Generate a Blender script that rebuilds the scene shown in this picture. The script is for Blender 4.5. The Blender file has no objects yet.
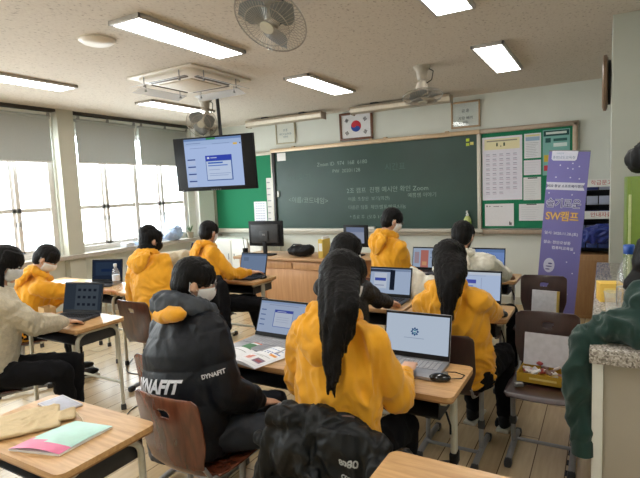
import bpy, bmesh, math, random
import numpy as np
from mathutils import Vector, Matrix, Euler, noise
from mathutils.bvhtree import BVHTree
V = Vector
R = math.radians
PI = math.pi
SC = bpy.context.scene
COL = SC.collection
random.seed(7)

# ------------------------------------------------------------------ materials
MATS = {}
def nmat(name):
    m = bpy.data.materials.new(name); m.use_nodes = True
    nt = m.node_tree
    return m, nt, nt.nodes['Principled BSDF'], nt.nodes, nt.links
def ramp(N, L, src, cols):
    r = N.new('ShaderNodeValToRGB'); els = r.color_ramp.elements
    while len(els) < len(cols): els.new(.5)
    for e, (p, c) in zip(els, cols):
        e.position = p; e.color = (*c, 1)
    L.new(src, r.inputs['Fac']); return r.outputs['Color']
def sock(b, n, v):
    if n in b.inputs: b.inputs[n].default_value = v
def plain(name, col, rough=.6, metal=0., var=.08, scale=30, bump=.0, bscale=200, stretch=(1, 1, 1), sheen=0., coat=0., spec=.5):
    if name in MATS: return MATS[name]
    m, nt, b, N, L = nmat(name)
    tc = N.new('ShaderNodeTexCoord'); mp = N.new('ShaderNodeMapping'); mp.inputs['Scale'].default_value = stretch
    L.new(tc.outputs['Object'], mp.inputs['Vector'])
    n = N.new('ShaderNodeTexNoise'); n.inputs['Scale'].default_value = scale; n.inputs['Detail'].default_value = 4
    L.new(mp.outputs[0], n.inputs['Vector'])
    lo = tuple(max(0, c * (1 - var)) for c in col); hi = tuple(min(1, c * (1 + var)) for c in col)
    L.new(ramp(N, L, n.outputs['Fac'], [(.3, lo), (.7, hi)]), b.inputs['Base Color'])
    b.inputs['Roughness'].default_value = rough; b.inputs['Metallic'].default_value = metal
    sock(b, 'Sheen Weight', sheen); sock(b, 'Coat Weight', coat); sock(b, 'Specular IOR Level', spec)
    if bump:
        n2 = N.new('ShaderNodeTexNoise'); n2.inputs['Scale'].default_value = bscale; n2.inputs['Detail'].default_value = 3
        L.new(mp.outputs[0], n2.inputs['Vector'])
        bp = N.new('ShaderNodeBump'); bp.inputs['Strength'].default_value = bump; bp.inputs['Distance'].default_value = .01
        L.new(n2.outputs['Fac'], bp.inputs['Height']); L.new(bp.outputs[0], b.inputs['Normal'])
    MATS[name] = m; return m
def wood(name, a, bcol, rough=.4, along=0, scale=6, coat=.2):
    m, nt, b, N, L = nmat(name)
    tc = N.new('ShaderNodeTexCoord'); mp = N.new('ShaderNodeMapping')
    s = [9, 9, 9]; s[along] = .9; mp.inputs['Scale'].default_value = s
    L.new(tc.outputs['Object'], mp.inputs['Vector'])
    n = N.new('ShaderNodeTexNoise'); n.inputs['Scale'].default_value = scale; n.inputs['Detail'].default_value = 6; n.inputs['Distortion'].default_value = .6
    L.new(mp.outputs[0], n.inputs['Vector'])
    L.new(ramp(N, L, n.outputs['Fac'], [(.3, a), (.68, bcol)]), b.inputs['Base Color'])
    b.inputs['Roughness'].default_value = rough; sock(b, 'Coat Weight', coat); sock(b, 'Coat Roughness', .25)
    MATS[name] = m; return m
def emit(name, col, st):
    if name in MATS: return MATS[name]
    m = bpy.data.materials.new(name); m.use_nodes = True; nt = m.node_tree; nt.nodes.clear()
    e = nt.nodes.new('ShaderNodeEmission'); e.inputs[0].default_value = (*col, 1); e.inputs[1].default_value = st
    o = nt.nodes.new('ShaderNodeOutputMaterial'); nt.links.new(e.outputs[0], o.inputs[0]); MATS[name] = m; return m
def s2l(c):
    return tuple(((x / 255) / 12.92 if x <= 10 else ((x / 255 + .055) / 1.055) ** 2.4) for x in c)
def flat(c, rough=.7):           # flat printed colour, c in 0..255 sRGB
    return plain('print_%d_%d_%d' % c, s2l(c), rough, var=.02)
def glow(c, st=.9):              # screen colour
    return emit('screen_%d_%d_%d_%d' % (*c, int(st * 100)), s2l(c), st * .47)
def clear(name, col=(1, 1, 1), fac=.12, rough=.03, frost=0.):
    m = bpy.data.materials.new(name); m.use_nodes = True; nt = m.node_tree; N = nt.nodes; L = nt.links; N.clear()
    t = N.new('ShaderNodeBsdfTransparent'); t.inputs[0].default_value = (*col, 1)
    g = N.new('ShaderNodeBsdfGlossy'); g.inputs['Roughness'].default_value = rough
    lw = N.new('ShaderNodeLayerWeight'); fr = N.new('ShaderNodeMath'); fr.operation = 'POWER'; fr.inputs[1].default_value = 5; L.new(lw.outputs['Facing'], fr.inputs[0])
    ad = N.new('ShaderNodeMath'); ad.operation = 'ADD'; ad.inputs[1].default_value = fac * .6 + .02; ad.use_clamp = True
    mx = N.new('ShaderNodeMixShader'); o = N.new('ShaderNodeOutputMaterial')
    df = N.new('ShaderNodeBsdfDiffuse'); df.inputs[0].default_value = (.85, .86, .87, 1); m2 = N.new('ShaderNodeMixShader'); m2.inputs[0].default_value = frost
    L.new(t.outputs[0], m2.inputs[1]); L.new(df.outputs[0], m2.inputs[2])
    L.new(fr.outputs[0], ad.inputs[0]); L.new(ad.outputs[0], mx.inputs[0]); L.new(m2.outputs[0], mx.inputs[1]); L.new(g.outputs[0], mx.inputs[2]); L.new(mx.outputs[0], o.inputs[0])
    MATS[name] = m; return m

# ------------------------------------------------------------------ mesh builder
class MB:
    def __init__(s): s.bm = bmesh.new()
    def box(s, c, size, rot=None, bev=0., seg=2, mi=0):
        b = bmesh.new(); bmesh.ops.create_cube(b, size=1)
        bmesh.ops.scale(b, vec=size, verts=b.verts)
        if bev: bmesh.ops.bevel(b, geom=b.edges[:], offset=min(bev, min(size) * .49), segments=seg, profile=.5, affect='EDGES')
        M = Matrix.Translation(c) @ (rot.to_matrix().to_4x4() if isinstance(rot, Euler) else (rot if rot is not None else Matrix()))
        s.add(b, M, mi); return s
    def add(s, b, M=None, mi=0):
        if M is not None: bmesh.ops.transform(b, matrix=M, verts=b.verts)
        for f in b.faces: f.material_index = mi
        me = bpy.data.meshes.new('t'); b.to_mesh(me); b.free(); s.bm.from_mesh(me); bpy.data.meshes.remove(me)
    def rings(s, rings, closed=True, cap=True, mi=0):
        n = len(rings[0]); vs = [[s.bm.verts.new(p) for p in r] for r in rings]
        rr = range(n) if closed else range(n - 1)
        for i in range(len(vs) - 1):
            for j in rr:
                f = s.bm.faces.new((vs[i][j], vs[i][(j + 1) % n], vs[i + 1][(j + 1) % n], vs[i + 1][j])); f.material_index = mi
        if cap and closed:
            f = s.bm.faces.new(vs[0][::-1]); f.material_index = mi
            f = s.bm.faces.new(vs[-1]); f.material_index = mi
        return s
    def tube(s, pts, r, n=10, mi=0, cap=True, loop=False, flatten=None):
        pts = [V(p) for p in pts]; k = len(pts)
        rs = r if isinstance(r, (list, tuple)) else [r] * k
        if loop: pts = pts + [pts[0]]; rs = list(rs) + [rs[0]]; k += 1
        rings = []; up = None
        for i, p in enumerate(pts):
            if loop: t = (pts[(i + 1) % (k - 1)] - pts[(i - 1) % (k - 1)]) if i < k - 1 else (pts[1] - pts[k - 2])
            else: t = pts[min(i + 1, k - 1)] - pts[max(i - 1, 0)]
            t.normalize()
            if up is None:
                up = V((0, 0, 1)) if abs(t.z) < .9 else V((1, 0, 0))
            a = t.cross(up)
            if a.length < 1e-4: a = t.orthogonal()
            a.normalize(); b = a.cross(t).normalized(); up = b
            rings.append([p + (a * math.cos(2 * PI * j / n) + b * math.sin(2 * PI * j / n) * (flatten or 1)) * rs[i] for j in range(n)])
        s.rings(rings, cap=cap and not loop, mi=mi); return s
    def cyl(s, a, b, r, r2=None, n=20, mi=0): return s.tube([a, b], [r, r if r2 is None else r2], n, mi)
    def caps(s, a, b, ra, rb, n=12):          # closed tapered capsule
        a, b = V(a), V(b); d = b - a; L = d.length; d = d.normalized() if L > 1e-6 else V((0, 0, 1))
        x = d.orthogonal().normalized(); y = d.cross(x); rings = []
        for k in range(5):
            t = k / 5 * PI / 2; rings.append((a - d * ra * math.cos(t), max(ra * math.sin(t), ra * .05)))
        rings.append((a, ra)); rings.append((b, rb))
        for k in range(1, 6):
            t = k / 5 * PI / 2; rings.append((b + d * rb * math.sin(t), max(rb * math.cos(t), rb * .05)))
        s.rings([[c + (x * math.cos(2 * PI * j / n) + y * math.sin(2 * PI * j / n)) * r for j in range(n)] for c, r in rings]); return s
    def ell(s, c, r, M=None, seg=20, rg=12, mi=0):
        b = bmesh.new(); bmesh.ops.create_uvsphere(b, u_segments=seg, v_segments=rg, radius=1)
        T = Matrix.Translation(c) @ (M.to_4x4() if M is not None else Matrix()) @ Matrix.Diagonal((*r, 1)); s.add(b, T, mi); return s
    def lathe(s, prof, c=(0, 0, 0), n=28, M=None, mi=0):
        c = V(c); rg = []
        for r, z in prof:
            ring = [V((r * math.cos(2 * PI * j / n), r * math.sin(2 * PI * j / n), z)) for j in range(n)]
            if M is not None: ring = [M @ p for p in ring]
            rg.append([c + p for p in ring])
        s.rings(rg, mi=mi); return s
    def prism(s, poly, z0, z1, mi=0, M=None):
        a = [V((x, y, z0)) for x, y in poly]; b = [V((x, y, z1)) for x, y in poly]
        if M is not None: a = [M @ p for p in a]; b = [M @ p for p in b]
        s.rings([a, b], mi=mi); return s
    def quad(s, a, b, c, d, mi=0):
        f = s.bm.faces.new([s.bm.verts.new(p) for p in (a, b, c, d)]); f.material_index = mi; return s
    def loft(s, spec, right, n=24):
        """spec: list of (centre, halfwidth, halfdepth); cross-sections along right and its normal"""
        pts = [V(p[0]) for p in spec]; rg = []
        for i, (c, w, d) in enumerate(spec):
            t = (pts[min(i + 1, len(pts) - 1)] - pts[max(i - 1, 0)]).normalized()
            r = right - t * right.dot(t); r.normalize(); q = t.cross(r)
            rg.append([V(c) + r * w * math.cos(2 * PI * j / n) + q * d * math.sin(2 * PI * j / n) for j in range(n)])
        s.rings(rg); return s
    def build(s, name, mat=None, parent=None, smooth=True, loc=None, mats=None, angle=35):
        bmesh.ops.recalc_face_normals(s.bm, faces=s.bm.faces)
        me = bpy.data.meshes.new(name); s.bm.to_mesh(me); s.bm.free()
        for m in (mats or [mat]): me.materials.append(m)
        return link(name, me, parent, smooth, angle, loc)
def link(name, me, parent=None, smooth=True, angle=35, loc=None):
    o = bpy.data.objects.new(name, me); COL.objects.link(o)
    if smooth:
        me.polygons.foreach_set('use_smooth', [True] * len(me.polygons))
        if angle: 
            try: me.set_sharp_from_angle(angle=R(angle))
            except Exception: pass
    if parent: o.parent = parent
    if loc is not None: o.location = loc
    return o
def tag(o, label=None, cat=None, group=None, kind=None):
    if label: o['label'] = label
    if cat: o['category'] = cat
    if group: o['group'] = group
    if kind: o['kind'] = kind
    return o
def empty(name, loc=(0, 0, 0), rz=0., rot=None):
    o = bpy.data.objects.new(name, None); COL.objects.link(o); o.location = loc; o.empty_display_size = .1
    o.rotation_euler = rot if rot is not None else (0, 0, rz); return o
def copy_tree(o, parent=None):
    c = o.copy(); COL.objects.link(c)
    if parent: c.parent = parent
    for ch in list(o.children): copy_tree(ch, c)
    return c
def struct(o): o['kind'] = 'structure'; return o
def remesh(mb, vox, smooth=4, post=None):
    """weld all closed shells of the builder into one continuous surface"""
    bmesh.ops.recalc_face_normals(mb.bm, faces=mb.bm.faces)
    me = bpy.data.meshes.new('tmp'); mb.bm.to_mesh(me); mb.bm.free()
    o = bpy.data.objects.new('tmp', me); COL.objects.link(o)
    m = o.modifiers.new('r', 'REMESH'); m.mode = 'VOXEL'; m.voxel_size = vox
    if smooth:
        k = o.modifiers.new('s', 'SMOOTH'); k.factor = .5; k.iterations = smooth
    dg = bpy.context.evaluated_depsgraph_get(); dg.update()
    out = bpy.data.meshes.new_from_object(o.evaluated_get(dg))
    bpy.data.objects.remove(o); bpy.data.meshes.remove(me)
    out.materials.clear()
    if post:
        n = len(out.vertices); co = np.empty(n * 3, 'f'); out.vertices.foreach_get('co', co); co = co.reshape(-1, 3)
        no = np.empty(n * 3, 'f'); out.vertices.foreach_get('normal', no); no = no.reshape(-1, 3)
        d = np.array([post(V(co[i]), V(no[i])) for i in range(n)], 'f')
        co = co + no * d[:, None]; out.vertices.foreach_set('co', co.ravel()); out.update()
    return out
def put(name, me, mat, parent=None, off=V((0, 0, 0))):
    me.transform(Matrix.Translation(-V(off))); me.materials.append(mat)
    return link(name, me, parent, True, 0)
def folds(amp, sc=7, seed=0, st=(1, 1, 1)):
    o = V((seed * 3.1, seed * 1.7, seed * .9))
    def f(p, n):
        q = V((p.x * st[0], p.y * st[1], p.z * st[2])) * sc + o
        w = noise.noise_vector(q * .6) * .8
        a = 1 - abs(noise.noise(q + w)) * 3.0
        b = 1 - abs(noise.noise((q + w) * 2.3 + V((5, 2, 1)))) * 2.6
        return amp * (max(a, -.6) * .7 + max(b, -.6) * .35 - .45)
    return f

def textmesh(body, size, extrude=.0, align='CENTER', bold=0.):
    cu = bpy.data.curves.new('t', 'FONT'); cu.body = body; cu.size = size; cu.extrude = extrude; cu.align_x = align; cu.align_y = 'CENTER'
    cu.offset = bold; cu.resolution_u = 3
    o = bpy.data.objects.new('t', cu); COL.objects.link(o)
    dg = bpy.context.evaluated_depsgraph_get(); dg.update()
    me = bpy.data.meshes.new_from_object(o.evaluated_get(dg)); bpy.data.objects.remove(o); bpy.data.curves.remove(cu)
    me.materials.clear(); return me
def lettering(body, size, mat, parent, M, align='CENTER', bold=0., name='lettering', sx=1.):
    me = textmesh(body, size, .0004, align, bold); me.materials.append(mat)
    me.transform(M @ Matrix.Diagonal((sx, 1, 1, 1)))
    return link(name, me, parent, False)
FRONT = Matrix.Rotation(R(90), 4, 'X')       # text standing upright, read from -Y
def sheet(name, w, h, rects, parent=None, M=Matrix(), base=(240, 240, 240), th=.002, mk=flat, step=.0006):
    """a flat printed thing in local XY (0,0 centre), rects = (x0,y0,x1,y1,rgb) in 0..1, y up"""
    mats = [mk(base)]; mb = MB(); mb.box((0, 0, -th / 2), (w, h, th))
    keys = {base: 0}
    for i, (x0, y0, x1, y1, c) in enumerate(rects):
        if c not in keys: keys[c] = len(mats); mats.append(mk(c))
        z = step * (1 + i * .35)
        a, b, cc, d = (x0 - .5) * w, (y0 - .5) * h, (x1 - .5) * w, (y1 - .5) * h
        mb.quad((a, b, z), (cc, b, z), (cc, d, z), (a, d, z), keys[c])
    bmesh.ops.transform(mb.bm, matrix=M, verts=mb.bm.verts)
    me = bpy.data.meshes.new(name); mb.bm.to_mesh(me); mb.bm.free()
    for m in mats: me.materials.append(m)
    return link(name, me, parent, False)

# ------------------------------------------------------------------ camera
F_, PIT, ROL, YAW = (492.57818, 0.098217, -0.042353, -0.523969)
cy, sy, cp, sp, cr, sr = math.cos(YAW), math.sin(YAW), math.cos(PIT), math.sin(PIT), math.cos(ROL), math.sin(ROL)
fwd = V((sy * cp, cy * cp, -sp)); rgt = V((cy, -sy, 0)); upv = rgt.cross(fwd)
r2 = rgt * cr + upv * sr; u2 = upv * cr - rgt * sr
CAMP = V((0, 0, 1.65))
cam = bpy.data.cameras.new('camera'); co = bpy.data.objects.new('camera', cam); COL.objects.link(co)
cam.sensor_width = 36; cam.lens = F_ / 640 * 36; cam.clip_start = .02; cam.clip_end = 100
Mc = Matrix((r2, u2, -fwd)).transposed().to_4x4(); Mc.translation = CAMP; co.matrix_world = Mc
SC.camera = co

# ------------------------------------------------------------------ shared materials
M_wall = plain('wall_paint', s2l((216, 219, 210)), .6, var=.03, scale=3, bump=.05, bscale=120)
M_pier = plain('pier_paint', s2l((188, 186, 172)), .6, var=.04, scale=3)
M_partition = plain('partition_paint', s2l((176, 178, 168)), .55, var=.03, scale=4)
M_white = plain('white_paint', s2l((226, 226, 220)), .4, var=.02)
M_frame_w = plain('window_frame_white', s2l((216, 213, 210)), .4, var=.03)
M_shade = plain('roller_shade', s2l((176, 180, 178)), .8, var=.03, scale=60)
_n = M_shade.node_tree; _t = _n.nodes.new('ShaderNodeBsdfTranslucent'); _t.inputs[0].default_value = (.5, .53, .54, 1); _m = _n.nodes.new('ShaderNodeMixShader'); _m.inputs[0].default_value = .1
_n.links.new(_n.nodes['Principled BSDF'].outputs[0], _m.inputs[1]); _n.links.new(_t.outputs[0], _m.inputs[2]); _n.links.new(_m.outputs[0], _n.nodes['Material Output'].inputs[0])
M_alu = plain('aluminium', s2l((176, 166, 152)), .35, metal=.6, var=.05, stretch=(.2, 1, 20))
M_steel = plain('grey_steel', s2l((142, 142, 142)), .4, metal=.3, var=.05)
M_cream = plain('cream_steel', s2l((196, 192, 176)), .4, metal=.1, var=.05)
M_black = plain('black_plastic', (.008, .008, .009), .5, var=.1, spec=.2)
M_dark = plain('dark_grey_plastic', (.03, .031, .034), .5, var=.1)
M_green = plain('green_felt', s2l((22, 122, 84)), .85, var=.06, scale=400, bump=.1, bscale=700)
M_board = plain('chalkboard', s2l((38, 66, 58)), .42, var=.16, scale=1.6, bump=.03)
M_desktop = wood('desk_wood', s2l((186, 142, 92)), s2l((214, 172, 120)), .35)
M_edge = plain('desk_edge', s2l((150, 108, 66)), .5)
M_ply = wood('brown_ply', s2l((62, 34, 26)), s2l((92, 54, 40)), .28, along=2, scale=3, coat=.5)
M_plydark = wood('dark_ply', s2l((46, 27, 26)), s2l((62, 37, 35)), .3, along=2, scale=3, coat=.4)
M_plyred = wood('red_ply', s2l((76, 38, 26)), s2l((114, 62, 42)), .25, along=2, scale=3, coat=.5)
M_orange = wood('orange_wood', s2l((196, 146, 100)), s2l((214, 166, 120)), .45, along=2, scale=3)
M_paper = plain('paper', s2l((232, 232, 230)), .8, var=.02)
M_chalk = plain('chalk', s2l((150, 170, 160)), .95)
M_chalkf = plain('chalk_faint', s2l((82, 108, 99)), .95)
M_glass = clear('window_glass', (.96, .98, .97), .02)
M_pet = clear('clear_plastic', (.99, .995, 1), .06, .08, .14)
M_gold = plain('gold_frame', s2l((170, 148, 104)), .4, metal=.4, var=.1)
M_skin = plain('skin', s2l((214, 168, 140)), .5, var=.05, scale=20)
M_hair = plain('black_hair', (.006, .005, .005), .42, var=.4, scale=60, bump=.6, bscale=60, stretch=(6, 6, .5), spec=.14)
M_maskw = plain('mask_fabric', s2l((226, 228, 230)), .8)
M_yellow = plain('yellow_fleece', s2l((232, 163, 24)), .85, var=.07, scale=12, bump=.18, bscale=500, sheen=.25)
M_fleece = plain('cream_fleece', s2l((206, 194, 168)), .95, var=.1, scale=50, bump=.9, bscale=160, sheen=.4)
M_fleecew = plain('white_fleece', s2l((226, 222, 208)), .95, var=.06, scale=50, bump=.6, bscale=200, sheen=.4)
M_puff = plain('black_nylon', s2l((18, 21, 28)), .5, spec=.25, var=.15, scale=15, bump=.15, bscale=60)
M_puffg = plain('charcoal_nylon', s2l((68, 73, 80)), .6, spec=.25, var=.12, scale=15, bump=.15, bscale=60)
M_trous = plain('black_cotton', s2l((18, 18, 21)), .9, spec=.15, var=.15, scale=30, bump=.2, bscale=400)
M_navy = plain('dark_navy', s2l((32, 38, 48)), .7, var=.15)
M_eyew = plain('eye_white', (.8, .8, .8), .2); M_eyed = plain('eye_dark', (.01, .008, .006), .1)
# ================================================================== ROOM
XW, XE, YB, YF, ZC = -6.3, 1.3, -2.6, 7.0, 2.85
def mk_floor():
    m, nt, b, N, L = nmat('floor_planks')
    tc = N.new('ShaderNodeTexCoord'); mp = N.new('ShaderNodeMapping'); mp.inputs['Rotation'].default_value = (0, 0, R(90))
    L.new(tc.outputs['Object'], mp.inputs['Vector'])
    br = N.new('ShaderNodeTexBrick'); br.inputs['Scale'].default_value = 1; br.inputs['Brick Width'].default_value = 1.1; br.inputs['Row Height'].default_value = .17
    br.inputs['Mortar Size'].default_value = .003; br.inputs['Color1'].default_value = (*s2l((186, 162, 126)), 1); br.inputs['Color2'].default_value = (*s2l((204, 182, 146)), 1)
    br.inputs['Mortar'].default_value = (*s2l((104, 84, 60)), 1); L.new(mp.outputs[0], br.inputs['Vector'])
    m2 = N.new('ShaderNodeMapping'); m2.inputs['Scale'].default_value = (12, 1, 1); L.new(tc.outputs['Object'], m2.inputs['Vector'])
    n = N.new('ShaderNodeTexNoise'); n.inputs['Scale'].default_value = 4; n.inputs['Detail'].default_value = 6; L.new(m2.outputs[0], n.inputs['Vector'])
    mx = N.new('ShaderNodeMix'); mx.data_type = 'RGBA'; mx.blend_type = 'MULTIPLY'; mx.inputs[0].default_value = .5
    L.new(br.outputs['Color'], mx.inputs[6]); L.new(ramp(N, L, n.outputs['Fac'], [(.3, (.72, .7, .66)), (.7, (1, 1, 1))]), mx.inputs[7]); L.new(mx.outputs[2], b.inputs['Base Color'])
    b.inputs['Roughness'].default_value = .26
    return m
def mk_ceil():
    m, nt, b, N, L = nmat('acoustic_tile')
    tc = N.new('ShaderNodeTexCoord')
    mp = N.new('ShaderNodeMapping'); mp.inputs['Scale'].default_value = (1, .6, 1); L.new(tc.outputs['Object'], mp.inputs['Vector'])
    n = N.new('ShaderNodeTexNoise'); n.inputs['Scale'].default_value = 58; n.inputs['Detail'].default_value = 2; L.new(mp.outputs[0], n.inputs['Vector'])
    c1 = ramp(N, L, n.outputs['Fac'], [(.29, s2l((166, 153, 138))), (.38, s2l((204, 193, 179))), (.7, s2l((210, 200, 186)))])
    br = N.new('ShaderNodeTexBrick'); br.offset = 0; br.inputs['Scale'].default_value = 1; br.inputs['Brick Width'].default_value = .6; br.inputs['Row Height'].default_value = .6
    br.inputs['Mortar Size'].default_value = .0025; br.inputs['Color1'].default_value = (1, 1, 1, 1); br.inputs['Color2'].default_value = (1, 1, 1, 1); br.inputs['Mortar'].default_value = (.93, .93, .92, 1)
    L.new(tc.outputs['Object'], br.inputs['Vector'])
    mx = N.new('ShaderNodeMix'); mx.data_type = 'RGBA'; mx.blend_type = 'MULTIPLY'; mx.inputs[0].default_value = 1
    L.new(c1, mx.inputs[6]); L.new(br.outputs['Color'], mx.inputs[7]); L.new(mx.outputs[2], b.inputs['Base Color'])
    bp = N.new('ShaderNodeBump'); bp.inputs['Strength'].default_value = .3; bp.inputs['Distance'].default_value = .006; L.new(n.outputs['Fac'], bp.inputs['Height']); L.new(bp.outputs[0], b.inputs['Normal'])
    b.inputs['Roughness'].default_value = .85
    return m
def granite():
    m, nt, b, N, L = nmat('granite')
    tc = N.new('ShaderNodeTexCoord'); n = N.new('ShaderNodeTexVoronoi'); n.inputs['Scale'].default_value = 160; L.new(tc.outputs['Object'], n.inputs['Vector'])
    L.new(ramp(N, L, n.outputs['Color'], [(.15, s2l((112, 104, 96))), (.5, s2l((166, 158, 148))), (.85, s2l((204, 198, 190)))]), b.inputs['Base Color'])
    b.inputs['Roughness'].default_value = .13; return m
M_floor, M_ceil, M_granite = mk_floor(), mk_ceil(), granite()
def wallbox(name, x0, x1, y0, y1, z0, z1, mat, bev=0):
    return struct(MB().box(((x0 + x1) / 2, (y0 + y1) / 2, (z0 + z1) / 2), (x1 - x0, y1 - y0, z1 - z0), bev=bev).build(name, mat, smooth=False))
wallbox('floor', XW - .3, XE + .1, YB - .1, YF + .2, -.12, 0, M_floor)
wallbox('ceiling', XW - .3, XE + .1, YB - .1, YF + .2, ZC, ZC + .12, M_ceil)
wallbox('wall_front', XW - .3, XE + .1, YF, YF + .2, 0, ZC, M_wall)
wallbox('wall_back', XW - .3, XE + .1, YB - .2, YB, 0, ZC, M_wall)
wallbox('wall_right', XE, XE + .2, YB, YF, 0, ZC, M_wall)
# window wall: sill band, head band, piers; three windows
WZ0, WZ1 = .93, 2.62
wins = [(-2.1, -.35), (.1, 1.85) , (2.0, 3.97), (4.24, 6.36)]
mb = MB()
mb.box((XW - .1, (YB + YF) / 2, WZ0 / 2), (.2, YF - YB, WZ0)); mb.box((XW - .1, (YB + YF) / 2, (WZ1 + ZC) / 2), (.2, YF - YB, ZC - WZ1))
ys = [YB] + [v for w in wins for v in w] + [YF]
for i in range(0, len(ys), 2):
    a, b_ = ys[i], ys[i + 1]; mb.box((XW - .1, (a + b_) / 2, (WZ0 + WZ1) / 2), (.2, b_ - a, WZ1 - WZ0))
struct(mb.build('wall_left', M_wall, smooth=False))
# projecting piers
for i, (a, b_) in enumerate([(1.87, 1.98), (3.99, 4.22)]):
    wallbox('trim_%d' % (i + 1), XW - .001, XW + .12, a, b_, 0, ZC, M_pier)
wallbox('trim_3', XW - .001, XW + .1, 6.52, 6.9, 0, ZC, M_white)
wallbox('trim_4', XW - .001, XW + .16, YB, YF, .87, .925, plain('sill_stone', s2l((176, 168, 158)), .5), .006)
wallbox('trim_5', XW + .01, XW + .02, YB, YF, 0, .1, M_pier)
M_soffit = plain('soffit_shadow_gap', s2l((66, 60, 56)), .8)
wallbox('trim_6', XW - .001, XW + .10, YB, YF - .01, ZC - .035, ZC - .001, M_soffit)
for i, (a, b_) in enumerate(wins):
    w = tag(empty('window_%d' % (i + 1), (XW - .1, (a + b_) / 2, WZ0)), kind='structure')
    L_ = b_ - a; h = WZ1 - WZ0
    mb = MB(); t = .07
    for z in (t / 2, h - t / 2): mb.box((0, 0, z), (.12, L_, t), bev=.004)
    for y in (-L_ / 2 + t / 2, 0, L_ / 2 - t / 2): mb.box((0, y, h / 2), (.12, t, h), bev=.004)
    mb.build('window_frame', M_frame_w, w)
    for k in range(4):
        c = -L_ / 2 + L_ * (k + .5) / 4; sw = L_ / 4 + .02; x = .02 if k % 2 else -.02
        mb = MB(); s_ = .055
        for z in (.05 + s_ / 2, .62, h - .05): mb.box((x, c, z), (.03, sw, s_), bev=.003)
        for y in (c - sw / 2 + s_ / 2, c + sw / 2 - s_ / 2): mb.box((x, y, h / 2), (.03, s_, h - .08), bev=.003)
        sh = mb.build('sash', M_frame_w, w)
        MB().box((x, c, h / 2), (.004, sw - .05, h - .1)).build('pane', M_glass, sh, smooth=False)
        MB().box((x + .02, c + (sw / 2 - .02) * (1 if k % 2 == 0 else -1), .45), (.016, .018, .06), bev=.004).build('latch', M_steel, sh)
# roller shades with their rails
k = 0
for (a, b_, lab) in [(.15, 1.84, 'grey roller shade on the window closest to the camera'), (2.05, 3.93, 'grey roller shade at left, before the grey pier'), (4.27, 5.27, 'grey roller shade just beyond the grey pier'), (5.33, 6.37, 'grey roller shade behind the hanging screen, near the front corner')]:
    L_ = b_ - a; k += 1
    s = tag(empty('roller_shade', (XW + .06, (a + b_) / 2, 2.74)), lab, 'roller shade', 'roller shades on the windows')
    mb = MB(); mb.box((0, 0, -.30), (.004, L_ - .03, .56)); mb.build('shade_cloth', M_shade, s, smooth=False)
    mb = MB(); mb.tube([(0, -L_ / 2, 0), (0, L_ / 2, 0)], .02, 12); mb.build('roller_tube', M_shade, s)
    MB().box((0, 0, -.575), (.016, L_ - .03, .022), bev=.004).build('bottom_bar', M_frame_w, s)
    MB().box((.008, 0, .04), (.05, L_, .022), bev=.003).build('head_rail', M_white, s)
    for y in (-L_ / 2 + .04, L_ / 2 - .04, 0): MB().box((.03, y, .03), (.02, .04, .05), bev=.003).build('bracket', M_steel, s)
    mb = MB(); mb.tube([(.03, L_ / 2 - .01, -.0), (.03, L_ / 2 - .01, -.56)], .006, 8); mb.build('pull_chain', M_white, s)
# pillar and low wall with a granite top on the right
wallbox('trim_7', .045, .95, 4.39, 4.8, 0, ZC, M_partition, .004)
wallbox('trim_8', .0, .6, 2.16, 4.39, 0, .94, plain('low_wall_paint', s2l((172, 163, 148)), .6, var=.04, scale=4), .003)
wallbox('trim_9', -.03, .008, 2.14, 2.20, 0, .938, M_white, .004)
tag(MB().box((.29, 3.247, .97), (.66, 2.28, .06), bev=.006).build('granite_countertop', M_granite), 'speckled grey granite top of the low wall at right', 'countertop')
wallbox('baseboard_front', XW, XE, YF - .012, YF - .001, 0, .1, M_pier)

# ---------------------------------------------------------------- ceiling lamps
lamps = []
M_lamp = emit('lamp_diffuser', (1, .985, .95), 9.0)
def lamp(x0, x1, y0, y1, lab, grp='rectangular ceiling lamps'):
    x0, x1, y0, y1 = [q * 1.0174 for q in (x0 + .012, x1 - .005, y0, y1 - .02)]
    l = tag(empty('ceiling_lamp', ((x0 + x1) / 2, (y0 + y1) / 2, ZC)), lab, 'ceiling lamp', grp)
    w, h = x1 - x0, y1 - y0
    mb = MB(); t = .022
    for s in (-1, 1):
        mb.box((s * (w / 2 - t / 2), 0, -.015), (t, h, .03), bev=.003); mb.box((0, s * (h / 2 - t / 2), -.015), (w, t, .03), bev=.003)
    mb.box((0, 0, -.006), (w - .02, h - .02, .01))
    mb.build('housing', plain('lamp_housing', s2l((186, 180, 174)), .4, metal=.2), l)
    MB().box((0, 0, -.024), (w - .035, h - .035, .006), bev=.002).build('diffuser', M_lamp, l, smooth=False)
lamp(-2.89, -2.58, 2.28, 3.4, 'lit ceiling lamp directly before the square air conditioner')
lamp(-1.02, -.73, 4.46, 5.62, 'lit ceiling lamp nearest the top of the notice board')
lamp(-2.9, -2.58, 4.38, 5.5, 'lit ceiling lamp between the air conditioner and the framed flag')
lamp(-1.03, -.74, 2.36, 3.5, 'lit ceiling lamp cut off by the top edge of the view')
lamp(-5.02, -4.7, 2.2, 3.32, 'lit ceiling lamp close to the roller shade before the grey pier')
lamp(-5.04, -4.72, 4.28, 5.42, 'lit ceiling lamp between the air conditioner and the roller shades')
for x in (-4.87, -2.74, -.88):
    for y in (.75, -1.3): lamp(x - .15, x + .15, y - .56, y + .56, 'lit ceiling lamp behind the camera')
lamp(.45, .75, 1.3, 2.4, 'lit ceiling lamp over the low wall')

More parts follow.
